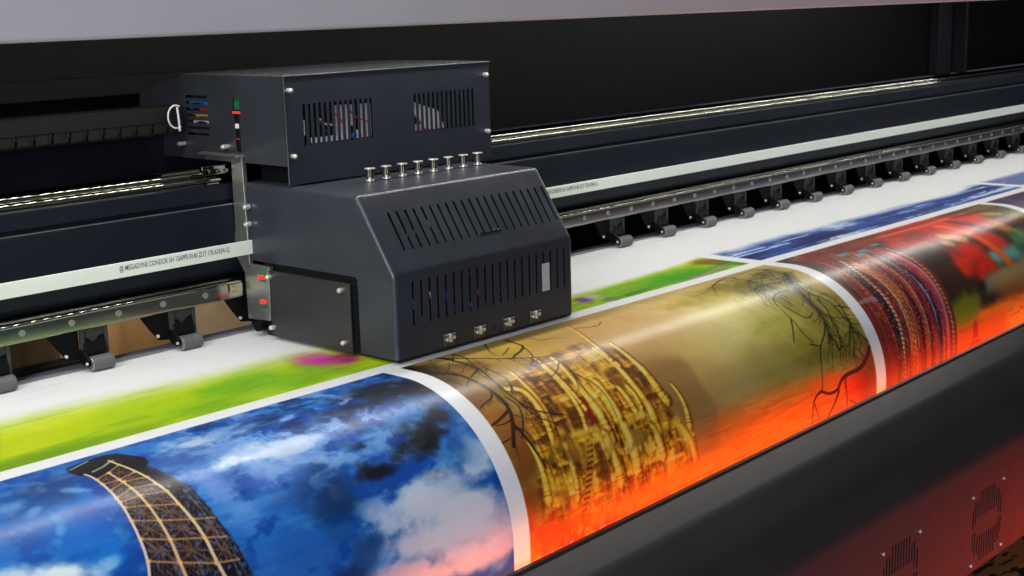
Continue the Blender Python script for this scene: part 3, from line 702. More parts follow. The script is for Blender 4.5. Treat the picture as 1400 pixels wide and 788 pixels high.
BLOBS = {
 'A': [
  (1.33,2.637,6.71,-3.71,-3.07,-5.2,(20,85,180),0.8,0.3),
  (1.392,2.508,8.41,-4.59,-3.26,-8.02,(10,90,200),0.8,0.3),
  (1.402,2.704,8.63,-3.42,1.89,-15.09,(30,50,120),0.8,0.6),
  (1.32,2.679,21.02,-7.48,4.67,-43.23,(120,150,220),0.7,1),
  (1.337,2.633,43.83,-9.39,23.64,-73.6,(130,160,225),0.6,1),
  (1.463,2.659,25.72,-15.33,-42.61,-66.04,(150,180,235),0.6,0.8),
  (1.464,2.847,28.06,-10.26,10.2,-18.51,(110,140,215),0.5,1),
  (1.354,2.555,74.93,-41.4,-19.24,-42.69,(110,160,235),0.6,0.6),
  (1.307,2.454,8.2,-4.04,-9.67,-25.19,(225,240,245),1,0.6),
  (1.226,2.468,12.82,-6.16,-13.71,-34.6,(190,215,240),0.8,0.8),
  (1.409,2.443,34.37,-5.13,0.83,-61.75,(150,195,240),0.7,0.8),
  (1.718,2.677,7.5,-3.85,-0.36,-18.91,(60,80,170),0.7,0.5),
  (1.806,2.716,8.39,-4.86,-2.07,-23.3,(190,205,235),0.9,0.9),
  (1.982,2.722,7.78,-4.97,-1.88,-21.53,(30,40,110),0.6,0.8),
  (1.858,2.615,12.37,-5.62,1.76,-27.9,(215,225,245),0.95,0.9),
  (1.993,2.591,10.17,-4.69,1.06,-20.37,(195,205,240),0.9,0.9),
  (1.742,2.537,7.8,-10.82,-27.85,-12.97,(140,150,230),0.6,0.8),
  (1.829,2.514,7.99,-5.4,-9.9,-26.01,(70,90,190),0.6,0.7),
  (1.907,2.534,12.07,-6.45,-5.67,-36.36,(150,165,230),0.7,1),
  (1.994,2.502,7.75,-4.03,-3.45,-23.02,(90,115,205),0.6,0.9),
  (1.75,2.455,8.61,-12.6,-18.04,-12.36,(90,130,215),0.6,0.8),
  (1.681,2.365,6.74,-13.92,-15.8,-9.14,(60,110,205),0.6,0.6),
  (1.761,2.322,12.29,-5.42,-6.31,-19.29,(40,95,200),0.6,0.6),
  (1.881,2.431,11.7,-7.16,-7.49,-22.4,(40,80,180),0.6,0.8),
  (2.233,2.655,7.05,-4.69,-1.11,-24.45,(16,22,60),0.9,0.7),
  (2.375,2.701,5.67,-4.51,-2.49,-11.22,(14,20,45),0.95,0.6),
  (2.457,2.675,7.42,-6.94,-9.23,-14.39,(10,15,35),0.9,0.5),
  (2.145,2.637,8.76,-5.58,-1.88,-26.32,(60,85,165),0.7,0.8),
  (2.454,2.554,5.12,-6.95,-14.89,-11.37,(30,75,150),0.8,0.7),
  (2.354,2.53,7.69,-6.47,-7.85,-21.68,(45,95,170),0.7,0.9),
  (2.238,2.544,8.39,-5.31,-4.17,-28.15,(70,110,190),0.7,1),
  (1.993,2.435,8.1,-5.21,-3.91,-11.89,(14,45,110),0.8,0.6),
  (1.991,2.395,11.13,-6.57,-4.04,-12.67,(12,40,90),0.8,0.6),
  (2.284,2.475,12.96,1.03,5.03,-16.9,(10,14,28),0.95,0.9),
  (2.34,2.481,16.81,-28.86,-11.78,-7.37,(8,12,22),0.95,0.8),
  (2.156,2.435,14.48,-6.68,-4.47,-31.16,(8,10,22),0.98,0.7),
  (2.123,2.457,26.35,-18.51,-14.54,-44.1,(8,10,20),0.95,0.6),
  (2.148,2.522,26.14,-20.23,-19.62,-53.46,(12,20,40),0.85,0.8),
  (2.434,2.516,13.06,-22.6,-36.57,-18.57,(15,30,70),0.8,0.8),
  (2.408,2.485,20.87,-16.91,-21.15,-64.6,(10,14,30),0.8,0.8),
  (2.316,2.376,17.61,-11.03,-14.28,-48.17,(12,30,60),0.8,0.9),
  (2.468,2.441,4.58,-16.74,-15.11,-2.29,(120,160,210),0.7,0.7),
  (2.462,2.375,2.2,-17.45,-12.79,-0.89,(190,205,228),0.85,0.6),
  (2.418,2.41,8.53,-15.07,-13.73,-11.67,(80,120,175),0.6,0.8),
  (2.14,2.329,8.9,-0.39,-0.21,-16.68,(170,190,225),0.9,0.8),
  (2.286,2.324,6.52,-3.41,-4.42,-15.04,(205,212,232),0.95,0.7),
  (2.393,2.274,3.8,-9.08,-8.85,-7.31,(215,214,232),0.95,0.5),
  (2.199,2.237,6.08,-0.52,-2.75,-16.38,(222,208,226),0.95,0.5),
  (2.333,2.158,5.9,1.82,-0.75,-14.9,(232,200,212),0.95,0.4),
  (2.134,2.175,6.24,0.28,-5.16,-27.47,(232,196,206),0.9,0.5),
  (2.475,2.191,17.95,-4.13,-2.55,-8.53,(225,190,210),0.8,0.3),
  (2.433,2.301,13.7,-22.77,-51.43,-57.53,(120,140,175),0.6,0.8),
  (1.972,2.316,15.78,3.24,3.07,-24.23,(30,70,160),0.7,0.7),
  (2.059,2.354,18.92,2.5,5.4,-40.73,(60,100,180),0.6,0.9),
  (1.871,2.286,7.77,-3.08,-6.16,-19.17,(45,85,185),0.6,0.7),
  (2.015,2.258,17.49,-16.95,-9.28,-13.96,(28,50,115),0.7,0.8),
  (1.959,2.223,14.89,-4.21,-11.61,-35.68,(20,35,95),0.8,0.8),
  (1.854,2.344,15.72,-7.71,-5.94,-18.51,(30,75,180),0.6,0.7),
  (2.059,2.28,30.66,-12.45,-10.68,-34.53,(30,50,110),0.6,0.9),
  (2.328,2.352,5.78,-1.94,-2.91,-20.21,(200,208,228),0.7,0.5),
  (2.248,2.297,5.22,-1.12,-2.82,-18.31,(214,212,230),0.8,0.5),
  (2.374,2.222,7.49,-2.27,-3.9,-13.09,(226,204,222),0.7,0.3),
  (2.33,2.485,14.52,-19.2,-9.83,-10.24,(6,9,18),0.9,0.5),
  (2.14,2.441,12.15,-5.66,-4.2,-29.22,(4,6,14),1,0.5),
  (2.349,2.483,13.4,-23.05,-8.97,-5.55,(4,6,14),1,0.5),
  (2.232,2.456,16.09,-1.5,8.1,-51.96,(5,8,20),0.9,0.6),
  (2.302,2.243,6.95,0.91,-0.38,-12.37,(232,222,232),0.7,0.35),
  (2.425,2.698,6.42,-5.49,-7.12,-18.18,(8,12,30),0.9,0.3),
  (2.443,2.542,17.11,-23.25,-30.01,-24.46,(8,12,26),0.8,0.4),
 ],
 'B': [
  (2.579,2.686,4.72,-5.25,-7.51,-4.11,(45,30,18),0.95,0.5),
  (2.567,2.762,8.32,-8.67,-20.4,-2.02,(12,10,8),0.95,0.3),
  (2.675,2.609,4.74,-6.67,-9.0,-4.47,(130,105,20),0.9,0.6),
  (2.569,2.559,5.63,-11.04,-18.5,-3.51,(105,75,25),0.9,0.6),
  (2.878,2.688,4.71,-4.49,-2.36,-12.27,(165,140,50),0.85,0.5),
  (2.929,2.735,10.42,-11.33,-11.37,-10.39,(190,165,50),0.7,0.4),
  (3.017,2.639,6.27,-6.02,-3.81,-24.35,(190,165,75),0.8,0.5),
  (2.724,2.687,8.4,-8.62,-12.47,-18.22,(60,45,20),0.6,0.5),
  (2.606,2.4,2.53,-9.94,-7.85,-1.99,(125,78,30),0.95,0.4),
  (2.606,2.473,7.31,-18.1,-15.71,-5.08,(150,90,28),0.8,0.5),
  (2.608,2.313,10.67,-13.13,-4.85,-7.78,(110,65,25),0.9,0.4),
  (2.601,2.234,19.04,-6.61,-5.89,-20.84,(125,55,18),0.8,0.4),
  (2.84,2.43,4.28,-11.45,-7.25,-3.31,(130,95,45),0.7,0.4),
  (3.395,2.689,2.53,-2.67,-0.28,-7.76,(196,160,110),0.9,0.2),
  (3.763,2.668,2.06,-2.36,-0.21,-6.19,(222,196,138),0.9,0.2),
  (4.016,2.692,2.55,-3.2,-0.38,-11.29,(150,130,45),0.9,0.4),
  (3.396,2.537,3.0,-3.12,-2.08,-9.86,(190,155,100),0.8,0.2),
  (3.544,2.46,2.89,-6.56,-3.99,-2.94,(206,188,122),0.9,0.1),
  (3.854,2.511,2.81,-4.37,-2.07,-3.91,(210,198,128),0.9,0.1),
  (4.094,2.483,2.1,-5.29,-3.35,-2.14,(165,155,70),0.85,0.2),
  (3.299,2.31,1.85,-8.68,-6.79,-3.56,(160,124,76),0.9,0.2),
  (3.314,2.462,5.39,-5.47,-5.15,-18.74,(160,130,80),0.7,0.2),
  (3.563,2.295,3.5,-2.17,-1.92,-8.19,(178,154,100),0.9,0.15),
  (3.883,2.323,2.98,-4.8,-3.9,-7.48,(150,135,70),0.85,0.2),
  (4.152,2.659,3.52,-5.33,-3.53,-7.1,(95,90,20),0.9,0.7),
  (4.25,2.563,2.87,-7.23,-6.07,-1.28,(120,110,25),0.85,0.6),
  (4.281,2.438,1.86,-9.57,-5.79,-0.3,(110,105,25),0.85,0.6),
  (4.307,2.312,6.05,-10.21,-3.44,-7.13,(105,100,20),0.9,0.5),
  (4.077,2.334,6.15,-5.08,-2.34,-10.71,(130,120,40),0.8,0.4),
  (4.08,2.306,7.89,1.99,2.11,-24.95,(110,100,45),0.6,0.9),
  (3.99,2.475,6.76,-4.42,0.4,-30.2,(150,145,60),0.5,0.9),
  (4.297,2.721,6.8,-10.66,-7.45,-8.33,(50,40,14),0.7,0.8),
  (3.398,2.193,3.1,1.13,-0.16,-14.27,(190,100,40),0.6,0.1),
  (3.772,2.197,2.47,1.08,0.13,-11.78,(205,100,25),0.6,0.1),
  (3.509,2.07,2.35,1.54,0.05,-12.53,(255,122,14),0.85,0.1),
  (3.852,2.104,2.42,1.72,0.09,-10.5,(250,106,10),0.75,0.1),
  (4.185,2.139,3.36,2.37,0.13,-9.7,(236,76,8),0.75,0.15),
  (4.29,2.168,7.46,-1.25,-4.66,-21.05,(230,40,0),0.9,0.3),
  (3.274,2.111,4.86,2.91,-0.05,-24.72,(250,124,16),0.95,0.2),
  (4.105,2.222,7.41,1.88,-1.01,-39.32,(235,95,20),0.7,0.3),
  (2.668,2.112,6.05,3.19,0.3,-24.33,(240,70,5),0.95,0.6),
  (2.555,2.167,17.36,-2.89,-5.01,-16.68,(200,40,5),0.8,0.5),
  (2.988,2.102,3.59,2.07,0.25,-25.77,(250,116,14),0.85,0.7),
 ],
 'C': [
  (4.505,2.694,3.98,-5.9,-1.88,-11.79,(70,40,30),0.95,0.8),
  (4.73,2.732,3.78,-5.75,-0.4,-12.94,(90,60,40),0.8,0.9),
  (4.853,2.836,4.61,-7.08,-0.42,-18.33,(140,100,60),0.7,1),
  (4.682,2.8,6.41,-9.6,-0.63,-22.69,(170,130,90),0.6,1),
  (4.989,2.782,2.96,-4.75,-0.4,-13.68,(110,25,30),0.95,0.5),
  (5.255,2.795,2.77,-4.66,-0.35,-13.18,(110,60,20),0.9,0.6),
  (4.69,2.644,4.54,-7.66,-4.59,-10.63,(60,50,45),0.8,0.8),
  (4.863,2.613,4.02,-7.96,-8.25,-9.57,(90,75,60),0.7,0.8),
  (5.523,2.8,2.6,-4.59,-0.26,-10.19,(170,40,25),0.95,0.4),
  (5.807,2.735,2.39,-4.71,-1.47,-5.48,(185,38,22),0.98,0.3),
  (5.984,2.855,2.78,-5.54,-4.74,-10.54,(70,30,15),0.9,0.3),
  (5.755,2.814,2.84,-5.75,-13.48,-8.43,(190,120,40),0.7,0.3),
  (5.481,2.694,2.58,-4.65,-4.39,-30.56,(60,35,15),0.8,0.5),
  (6.215,2.785,3.19,-7.02,-3.66,-2.23,(95,85,20),0.95,0.6),
  (6.044,2.689,3.27,-7.11,-12.92,-22.84,(170,150,20),0.8,0.6),
  (6.112,2.595,2.95,-7.16,-12.22,-17.43,(60,40,15),0.9,0.5),
  (6.312,2.613,4.06,-8.92,-4.7,-14.95,(120,120,20),0.8,0.5),
  (5.787,2.621,2.38,-4.23,-2.22,-21.24,(190,45,30),0.9,0.3),
  (5.089,2.571,4.49,-10.8,-6.48,-4.37,(70,50,30),0.95,0.5),
  (5.113,2.47,2.02,-11.38,-6.52,1.07,(55,35,16),0.98,0.5),
  (5.219,2.41,6.68,-1.6,0.97,-11.34,(45,25,10),0.98,0.4),
  (5.296,2.463,10.52,-32.23,-30.2,-23.62,(200,120,10),0.9,0.4),
  (5.233,2.452,13.31,-40.34,-30.74,-26.06,(170,110,10),0.8,0.4),
  (5.534,2.485,3.57,-14.78,-8.07,-1.08,(190,35,10),0.98,0.3),
  (5.387,2.444,9.6,-4.07,1.46,-16.37,(200,60,5),0.9,0.3),
  (5.519,2.406,4.88,-15.14,-7.21,-8.27,(150,20,8),0.98,0.3),
  (5.778,2.502,4.25,-15.74,-16.37,-4.22,(200,50,15),0.9,0.4),
  (5.916,2.473,4.35,-7.5,-2.22,-10.91,(70,60,20),0.9,0.6),
  (6.031,2.507,9.12,-17.01,-5.3,-24.38,(60,110,80),0.8,0.4),
  (5.964,2.568,5.44,-15.0,-16.77,-11.6,(170,110,20),0.8,0.5),
  (5.68,2.434,7.98,-9.05,-2.63,-31.04,(90,150,150),0.95,0.2),
  (5.866,2.418,5.46,-8.22,-4.66,-24.87,(70,110,105),0.9,0.4),
  (5.657,2.345,4.29,-1.05,0.33,-32.43,(125,125,100),0.95,0.3),
  (5.426,2.329,16.04,-16.34,-2.76,-15.08,(35,22,12),0.95,0.3),
  (5.451,2.305,3.84,-0.4,-0.59,-55.64,(60,50,25),0.8,0.4),
  (5.223,2.293,6.43,4.65,1.99,-12.5,(110,120,15),0.98,0.2),
  (5.12,2.236,7.74,-4.04,-4.55,-24.02,(120,115,20),0.98,0.2),
  (5.293,2.249,18.53,-11.14,-2.33,-12.58,(150,140,50),0.6,0.2),
  (5.22,2.357,10.89,-12.13,-2.85,-14.96,(50,35,12),0.9,0.4),
  (5.449,2.22,2.57,1.21,0.31,-26.89,(205,120,15),0.98,0.3),
  (5.362,2.16,1.98,1.47,0.08,-17.1,(240,115,20),1,0.5),
  (5.094,2.138,5.97,-0.04,-4.28,-21.14,(235,90,15),0.98,0.4),
  (5.723,2.155,2.89,2.35,0.05,-14.62,(240,110,15),0.98,0.4),
  (5.229,2.215,6.24,3.88,5.03,-108.14,(225,140,60),0.8,0.2),
 ],
 'D': [
  (6.449,2.728,4.87,-11.7,-5.66,-1.52,(80,30,90),0.9,0.9),
  (6.61,2.742,5.83,-13.79,-6.82,-5.12,(40,15,60),0.9,0.8),
  (6.375,2.749,8.76,-19.99,-9.08,-5.8,(40,15,50),0.9,0.8),
 ],
 'E': [
  (1.588,3.038,4.89,-2.26,0.42,-7.57,(190,205,20),0.9,0.3),
  (1.48,2.91,4.76,-2.13,0.46,-16.32,(110,150,5),0.9,0.3),
  (1.889,2.994,3.4,-1.9,0.42,-9.68,(165,195,10),0.9,0.3),
  (2.187,3.057,6.03,-3.92,-0.39,-9.47,(110,175,10),0.9,0.4),
  (2.296,2.973,8.11,-5.9,-2.3,-8.28,(120,180,20),0.9,0.4),
  (1.688,2.908,4.74,-2.43,0.54,-20.83,(120,160,0),0.8,0.3),
  (2.05,2.968,5.59,-3.43,0.52,-14.21,(130,180,5),0.8,0.3),
  (1.668,3.181,5.7,-2.73,-0.27,-13.4,(215,220,60),0.7,0.2),
  (2.481,3.097,7.8,-6.66,-10.11,-4.1,(205,60,165),1,0.2),
  (2.541,3.043,13.8,-11.84,-11.93,-8.75,(170,30,120),0.9,0.2),
  (2.422,2.998,7.5,-6.24,-12.63,-9.32,(120,170,30),0.7,0.2),
  (3.959,2.967,2.63,-3.18,-0.42,-9.61,(80,160,10),0.95,0.4),
  (3.782,2.995,4.99,-5.72,-0.48,-11.75,(130,175,30),0.8,0.4),
  (4.144,2.938,3.74,-4.78,-0.65,-14.13,(60,150,0),0.9,0.3),
  (4.423,2.965,6.7,-9.98,-9.11,-6.09,(50,110,10),0.9,0.7),
  (4.369,3.046,7.89,-11.32,-10.9,-7.29,(150,70,40),0.9,0.3),
  (4.409,3.126,10.2,-14.4,-13.26,-8.82,(200,190,40),0.7,0.3),
  (3.762,2.914,8.34,-9.6,0.83,-43.55,(40,110,0),0.7,0.3),
  (3.549,2.968,11.72,-14.13,-14.01,-9.8,(110,60,180),0.95,0.8),
  (3.628,3.001,21.01,-25.59,-16.97,-11.81,(200,180,230),0.8,0.8),
  (3.61,2.922,16.3,-18.81,-8.22,-34.14,(120,80,190),0.9,0.8),
  (3.646,3.082,20.97,-25.01,-13.24,-9.18,(160,160,235),0.7,0.5),
  (4.208,2.917,5.47,-6.73,10.1,-60.62,(190,120,190),0.7,0.8),
 ],
 'F': [
  (4.83,3.025,3.13,-4.6,-0.7,-6.51,(25,50,125),0.98,0.4),
  (5.078,2.969,4.37,-7.05,-2.21,-6.97,(15,35,100),0.98,0.4),
  (5.257,3.146,3.41,-5.27,-1.24,-13.96,(30,60,150),0.8,0.8),
  (4.657,2.984,3.9,-5.68,-2.19,-10.55,(40,90,180),0.7,0.9),
  (5.149,3.099,8.45,-13.97,-14.75,-9.44,(150,180,225),0.7,0.9),
  (5.41,3.054,6.82,-10.91,0.07,-16.27,(215,225,240),0.9,0.7),
  (5.621,3.028,3.89,-6.56,-0.32,-11.41,(40,70,150),0.9,0.7),
  (5.882,3.021,2.93,-5.24,-0.76,-7.96,(20,50,130),0.95,0.6),
  (5.97,3.141,3.61,-6.48,-3.3,-11.78,(150,180,225),0.7,1),
  (6.26,3.082,4.37,-8.79,-3.45,-2.08,(20,60,150),0.95,0.4),
  (6.482,3.057,2.54,-5.19,-2.43,-3.79,(25,55,145),0.98,0.4),
  (6.036,2.989,2.82,-5.23,-1.92,-19.66,(160,190,230),0.7,1),
  (6.715,2.974,2.94,-6.56,-6.39,-3.76,(20,55,130),0.95,0.4),
  (5.207,2.939,5.47,-9.63,-9.0,-5.78,(20,30,80),0.8,0.8),
  (5.724,2.903,3.0,-5.42,-3.04,-27.73,(30,50,110),0.7,0.9),
  (7.323,3.083,3.59,-8.21,-4.08,-6.6,(90,115,175),0.95,0.6),
 ],
}


RC, YC, ZC = .4, 2.75, -.4
XS = np.array([2.6*(0.676909*(q-700)+1349.878251+0.000000*0)/(-0.735500*(q-700)+1261.216185) for q in np.arange(-90, 1640, 1.05)])
SS = np.concatenate([np.arange(3.585, 3.20, -.006), np.arange(3.20, 1.95, -.00235)])
NX, NS = len(XS), len(SS)
Xg, Sg = np.meshgrid(XS, SS)
def vnoise(u, v, seed):
    iu = np.floor(u); iv = np.floor(v); fu = u-iu; fv = v-iv
    fu = fu*fu*(3-2*fu); fv = fv*fv*(3-2*fv)
    def h(a, b):
        q = np.sin(a*127.1+b*311.7+seed*74.7)*43758.5453; return q-np.floor(q)
    return (h(iu, iv)*(1-fu)+h(iu+1, iv)*fu)*(1-fv)+(h(iu, iv+1)*(1-fu)+h(iu+1, iv+1)*fu)*fv
def fbm(u, v, seed, o=4):
    t = 0; a = .5; n = 0
    for k in range(o):
        t = t+a*vnoise(u*2**k, v*2**k, seed+k); n += a; a *= .55
    return t/n
def ss_(e0, e1, x):
    t = np.clip((x-e0)/(e1-e0), 0, 1); return t*t*(3-2*t)
pitch = np.gradient(XS)
NA = fbm(Xg*14, Sg*22, 1, 5)            # cloud-like
NB = fbm(Xg*60, Sg*60, 9, 4)            # fine
ND = fbm(Xg*9+2*fbm(Xg*10, Sg*10, 31, 3), Sg*26, 17, 5)
C = np.zeros((NS, NX, 3), np.float32)+np.array((236, 236, 238), np.float32)
CURM = [None]
def region(x0, x1, s0, s1):
    i0 = max(0, np.searchsorted(XS, x0)-1); i1 = min(NX, np.searchsorted(XS, x1)+1)
    j0 = max(0, int(np.searchsorted(-SS, -s1))-1); j1 = min(NS, int(np.searchsorted(-SS, -s0))+1)
    return slice(j0, max(j1, j0)), slice(i0, max(i1, i0))
def blend(sl, col, w):
    if w.size == 0: return
    w = w*CURM[0][sl]
    if callable(col): col = col(Xg[sl], Sg[sl])
    w = w[..., None]; C[sl] = C[sl]*(1-w)+np.asarray(col, np.float32)*w
def paint_blob(b, warp=None):
    x0, s0, a, b_, c, d, col, al, ns = b
    inv = np.linalg.inv(np.array([[a, b_], [c, d]])); ex = abs(inv[0]).sum()*1.5; es = abs(inv[1]).sum()*1.5
    sl = region(x0-ex, x0+ex, s0-es, s0+es)
    dx = Xg[sl]-x0; ds = Sg[sl]-s0
    q = np.sqrt((a*dx+b_*ds)**2+(c*dx+d*ds)**2)
    n = NA[sl] if warp is None else warp[sl]
    q = q+ns*(n-.5)*2.0+ns*(NB[sl]-.5)*.25
    blend(sl, col, al*ss_(1.30, .25, q))
def seg_dist(sl, pts):
    x = Xg[sl]; s = Sg[sl]; best = np.full(x.shape, 9., np.float32); tt = np.zeros(x.shape, np.float32)
    tot = 0
    for (x0, s0), (x1, s1) in zip(pts[:-1], pts[1:]):
        vx, vs_ = x1-x0, s1-s0; L2 = vx*vx+vs_*vs_+1e-12
        t = np.clip(((x-x0)*vx+(s-s0)*vs_)/L2, 0, 1)
        d = np.hypot(x-x0-t*vx, s-s0-t*vs_); L = math.sqrt(L2)
        u = d < best; best = np.where(u, d, best); tt = np.where(u, tot+t*L, tt); tot += L
    return best, tt/max(tot, 1e-6)
def seg_side(sl, pts):
    x = Xg[sl]; s = Sg[sl]; best = np.full(x.shape, 9., np.float32); side = np.zeros(x.shape, np.float32)
    for (x0, s0), (x1, s1) in zip(pts[:-1], pts[1:]):
        vx, vs_ = x1-x0, s1-s0; L2 = vx*vx+vs_*vs_+1e-12
        t = np.clip(((x-x0)*vx+(s-s0)*vs_)/L2, 0, 1); d = np.hypot(x-x0-t*vx, s-s0-t*vs_)
        u = d < best; best = np.where(u, d, best); side = np.where(u, np.sign(x-(x0+t*vx)), side)
    return side
def smooth_line(pts, it=2):
    for _ in range(it):
        q = [pts[0]]
        for a, b in zip(pts[:-1], pts[1:]): q += [(a[0]*.75+b[0]*.25, a[1]*.75+b[1]*.25), (a[0]*.25+b[0]*.75, a[1]*.25+b[1]*.75)]
        pts = q+[pts[-1]]
    return pts
def stroke(pts, w, col, al=1., soft=.002, w1=None, dx=0., mod=None, sm=True):
    if sm: pts = smooth_line(pts)
    pts = [(a+dx, b) for a, b in pts]
    w1 = w if w1 is None else w1; mw_ = max(w, w1)+soft*2
    # cull per chunk of segments
    xs_ = [p[0] for p in pts]; ys_ = [p[1] for p in pts]
    sl = region(min(xs_)-mw_, max(xs_)+mw_, min(ys_)-mw_, max(ys_)+mw_)
    d, t = seg_dist(sl, pts)
    if d.size == 0: return
    ww = w+(w1-w)*t
    k = al*ss_(ww+soft, ww-soft*.5, d)
    if mod is not None: k = k*mod(Xg[sl], Sg[sl], t)
    blend(sl, col, k)
def fill(pts, col, al=1., soft=.003, mod=None):
    xs_ = [p[0] for p in pts]; ys_ = [p[1] for p in pts]
    sl = region(min(xs_)-soft, max(xs_)+soft, min(ys_)-soft, max(ys_)+soft)
    x = Xg[sl]; s = Sg[sl]
    if x.size == 0: return
    ins = np.zeros(x.shape, bool); n = len(pts)
    for i in range(n):
        (xa, sa), (xb, sb_) = pts[i], pts[(i+1) % n]
        if sa == sb_: continue
        ins ^= ((sa > s) != (sb_ > s)) & (x < (xb-xa)*(s-sa)/(sb_-sa)+xa)
    d, _ = seg_dist(sl, pts+[pts[0]])
    sd = np.where(ins, d, -d)
    k = al*ss_(-soft, soft, sd)
    if mod is not None: k = k*mod(x, s)
    blend(sl, col, k)
def mask(x0, x1, s0, s1, e=.0025):
    return ss_(x0-e, x0+e, Xg)*ss_(x1+e, x1-e, Xg)*ss_(s0-e, s0+e, Sg)*ss_(s1+e, s1-e, Sg)
ALL = (slice(0, NS), slice(0, NX))
S_LO, S_UP = 2.827, 2.888

def grade(x0, x1, sat, gain, cyan=0.):
    sl = (slice(0, NS), slice(max(0, np.searchsorted(XS, x0)), np.searchsorted(XS, x1)))
    w = (CURM[0][sl])[..., None]; c = C[sl]; l = c.mean(-1, keepdims=True)
    g = np.clip((l+(c-l)*sat)*gain, 0, 250)
    if cyan: g[..., 1] += cyan*np.clip(g[..., 2]-g[..., 1], 0, 255)
    C[sl] = c*(1-w)+g*w
# --- print one: evening sky with an iron lattice tower
CURM[0] = mask(-9, 2.500, 1, S_LO)
blend(ALL, (28, 90, 196), np.ones_like(Xg))
blend(ALL, (8, 52, 160), ss_(.45, .62, NA)); blend(ALL, (90, 145, 232), .5*ss_(.54, .78, ND))
for b in BLOBS['A']: paint_blob(b)
W2 = fbm(Xg*30, Sg*34, 41, 5)

W3 = fbm(Xg*16+NA*2, Sg*24, 43, 5)
blend(ALL, (138, 168, 232), .7*ss_(.50, .66, W3)*ss_(1.66, 1.85, Xg)*ss_(2.36, 2.22, Xg)*ss_(2.40, 2.55, Sg))
blend(ALL, (6, 14, 60), .5*ss_(.46, .34, W3)*ss_(190, 110, C.mean(-1))*ss_(1.7, 1.9, Xg)*ss_(2.5, 2.6, Sg))
blend(ALL, (225, 228, 242), .18*ss_(.5, .8, W2)*ss_(2.3, 2.55, Sg))
grade(-9, 2.6, 1.0, 1.0, .16)
fill(LINES['tw_body'], (26, 20, 24), 1, .004)
sl = ALL
bm_ = fbm(Xg*70, Sg*70, 77, 3)
fill(LINES['tw_body'], (70, 40, 30), .8, .01, mod=lambda x, s: ss_(.5, .62, vnoise(x*90, s*60, 3))*ss_(1.70, 1.58, x))
fill(LINES['tw_body'], (60, 110, 200), .7, .01, mod=lambda x, s: ss_(.64, .72, vnoise(x*210, s*150, 8))*ss_(2.74, 2.6, s))
fill(LINES['tw_body'], (8, 6, 10), .8, .01, mod=lambda x, s: ss_(.55, .65, vnoise(x*130, s*110, 18)))
fill(LINES['tw_body'], (120, 84, 62), .6, .01, mod=lambda x, s: ss_(.80, .95, np.abs(np.sin((x*1.6+s)*170)))*ss_(1.70,1.6,x)*.5)
fill(LINES['tw_body'], (110, 74, 56), .6, .01, mod=lambda x, s: ss_(.80, .95, np.abs(np.sin((x*1.6-s)*170)))*ss_(1.70,1.6,x)*.5)
fill(LINES['tw_body'], (150, 140, 140), .25, .01, mod=lambda x, s: ss_(.70, .8, vnoise(x*200, s*90, 5)))
fill(LINES['tw_head'], (20, 18, 24), 1, .003)
stroke(LINES['tw_E'], .0022, (120, 105, 95), .6); stroke(LINES['tw_D'], .0022, (80, 80, 90), .7)
for k in range(9):
    pts = LINES['tw_c%d' % k]
    stroke(pts, .0018, (196, 146, 96), .85, .0015, sm=False)
    # crossing braces down to the next rung
    if k < 8:
        nx = LINES['tw_c%d' % (k+1)]
        for i in range(min(len(pts), len(nx))-1):
            stroke([pts[i], nx[i+1]], .0012, (150, 108, 76), .7, .0015, sm=False); stroke([pts[i+1], nx[i]], .0012, (128, 92, 66), .7, .0015, sm=False)
            a, b = pts[i], pts[i+1]; c, d = nx[i], nx[i+1]
            mid = lambda p, q: ((p[0]+q[0])/2, (p[1]+q[1])/2)
            stroke([mid(a, b), mid(c, d)], .0014, (110, 75, 60), .8, .0015, sm=False); stroke([mid(a, c), mid(b, d)], .0012, (120, 85, 65), .8, .0015, sm=False)
stroke(LINES['tw_L'], .0024, (226, 206, 196), 1, .0015, .0030); stroke(LINES['tw_M'], .0024, (222, 186, 136), 1, .0015, .0036); stroke(LINES['tw_R'], .0024, (226, 200, 160), 1, .0015, .0040)
for k in range(9):
    for p in LINES['tw_c%d' % k][:3]: stroke([p, (p[0]+.001, p[1])], .0042, (245, 190, 110), .9, .002, sm=False)
stroke(LINES['tw_top'], .002, (190, 200, 190), .8, sm=False); stroke(LINES['tw_t2'], .003, (220, 205, 185), .7, sm=False)

# --- print two: misty backdrop, golden temple and bare branches
CURM[0] = mask(2.565, 4.437, 1, S_LO)
blend(ALL, (165, 140, 75), np.ones_like(Xg))
for b in BLOBS['B'][:36]: paint_blob(b)
fill(LINES['hill'], (125, 98, 62), .55, .02)
blend(ALL, (205, 190, 140), .25*ss_(.5, .7, fbm((Xg+Sg*.4)*40, Sg*9, 55, 3))*ss_(3.4, 3.7, Xg)*ss_(2.3, 2.5, Sg))
def dk(x, s): return np.ones_like(x)
fill(LINES['dome'], (185, 145, 45), .85, .012); fill(LINES['wall2'], (150, 95, 12), .95, .008); fill(LINES['wall1'], (196, 150, 30), .95, .008)
def hsh(a, b, sd):
    q = np.sin(a*127.1+b*311.7+sd*53.3)*43758.5453; return q-np.floor(q)
RAMP = np.array([(40, 20, 4), (104, 58, 8), (172, 114, 16), (220, 168, 36), (246, 210, 84), (255, 238, 160)], np.float32)
def ramp(v):
    v = np.clip(v, 0, 1)*5; r = [np.interp(v, range(6), RAMP[:, k]) for k in range(3)]; return np.stack(r, -1)
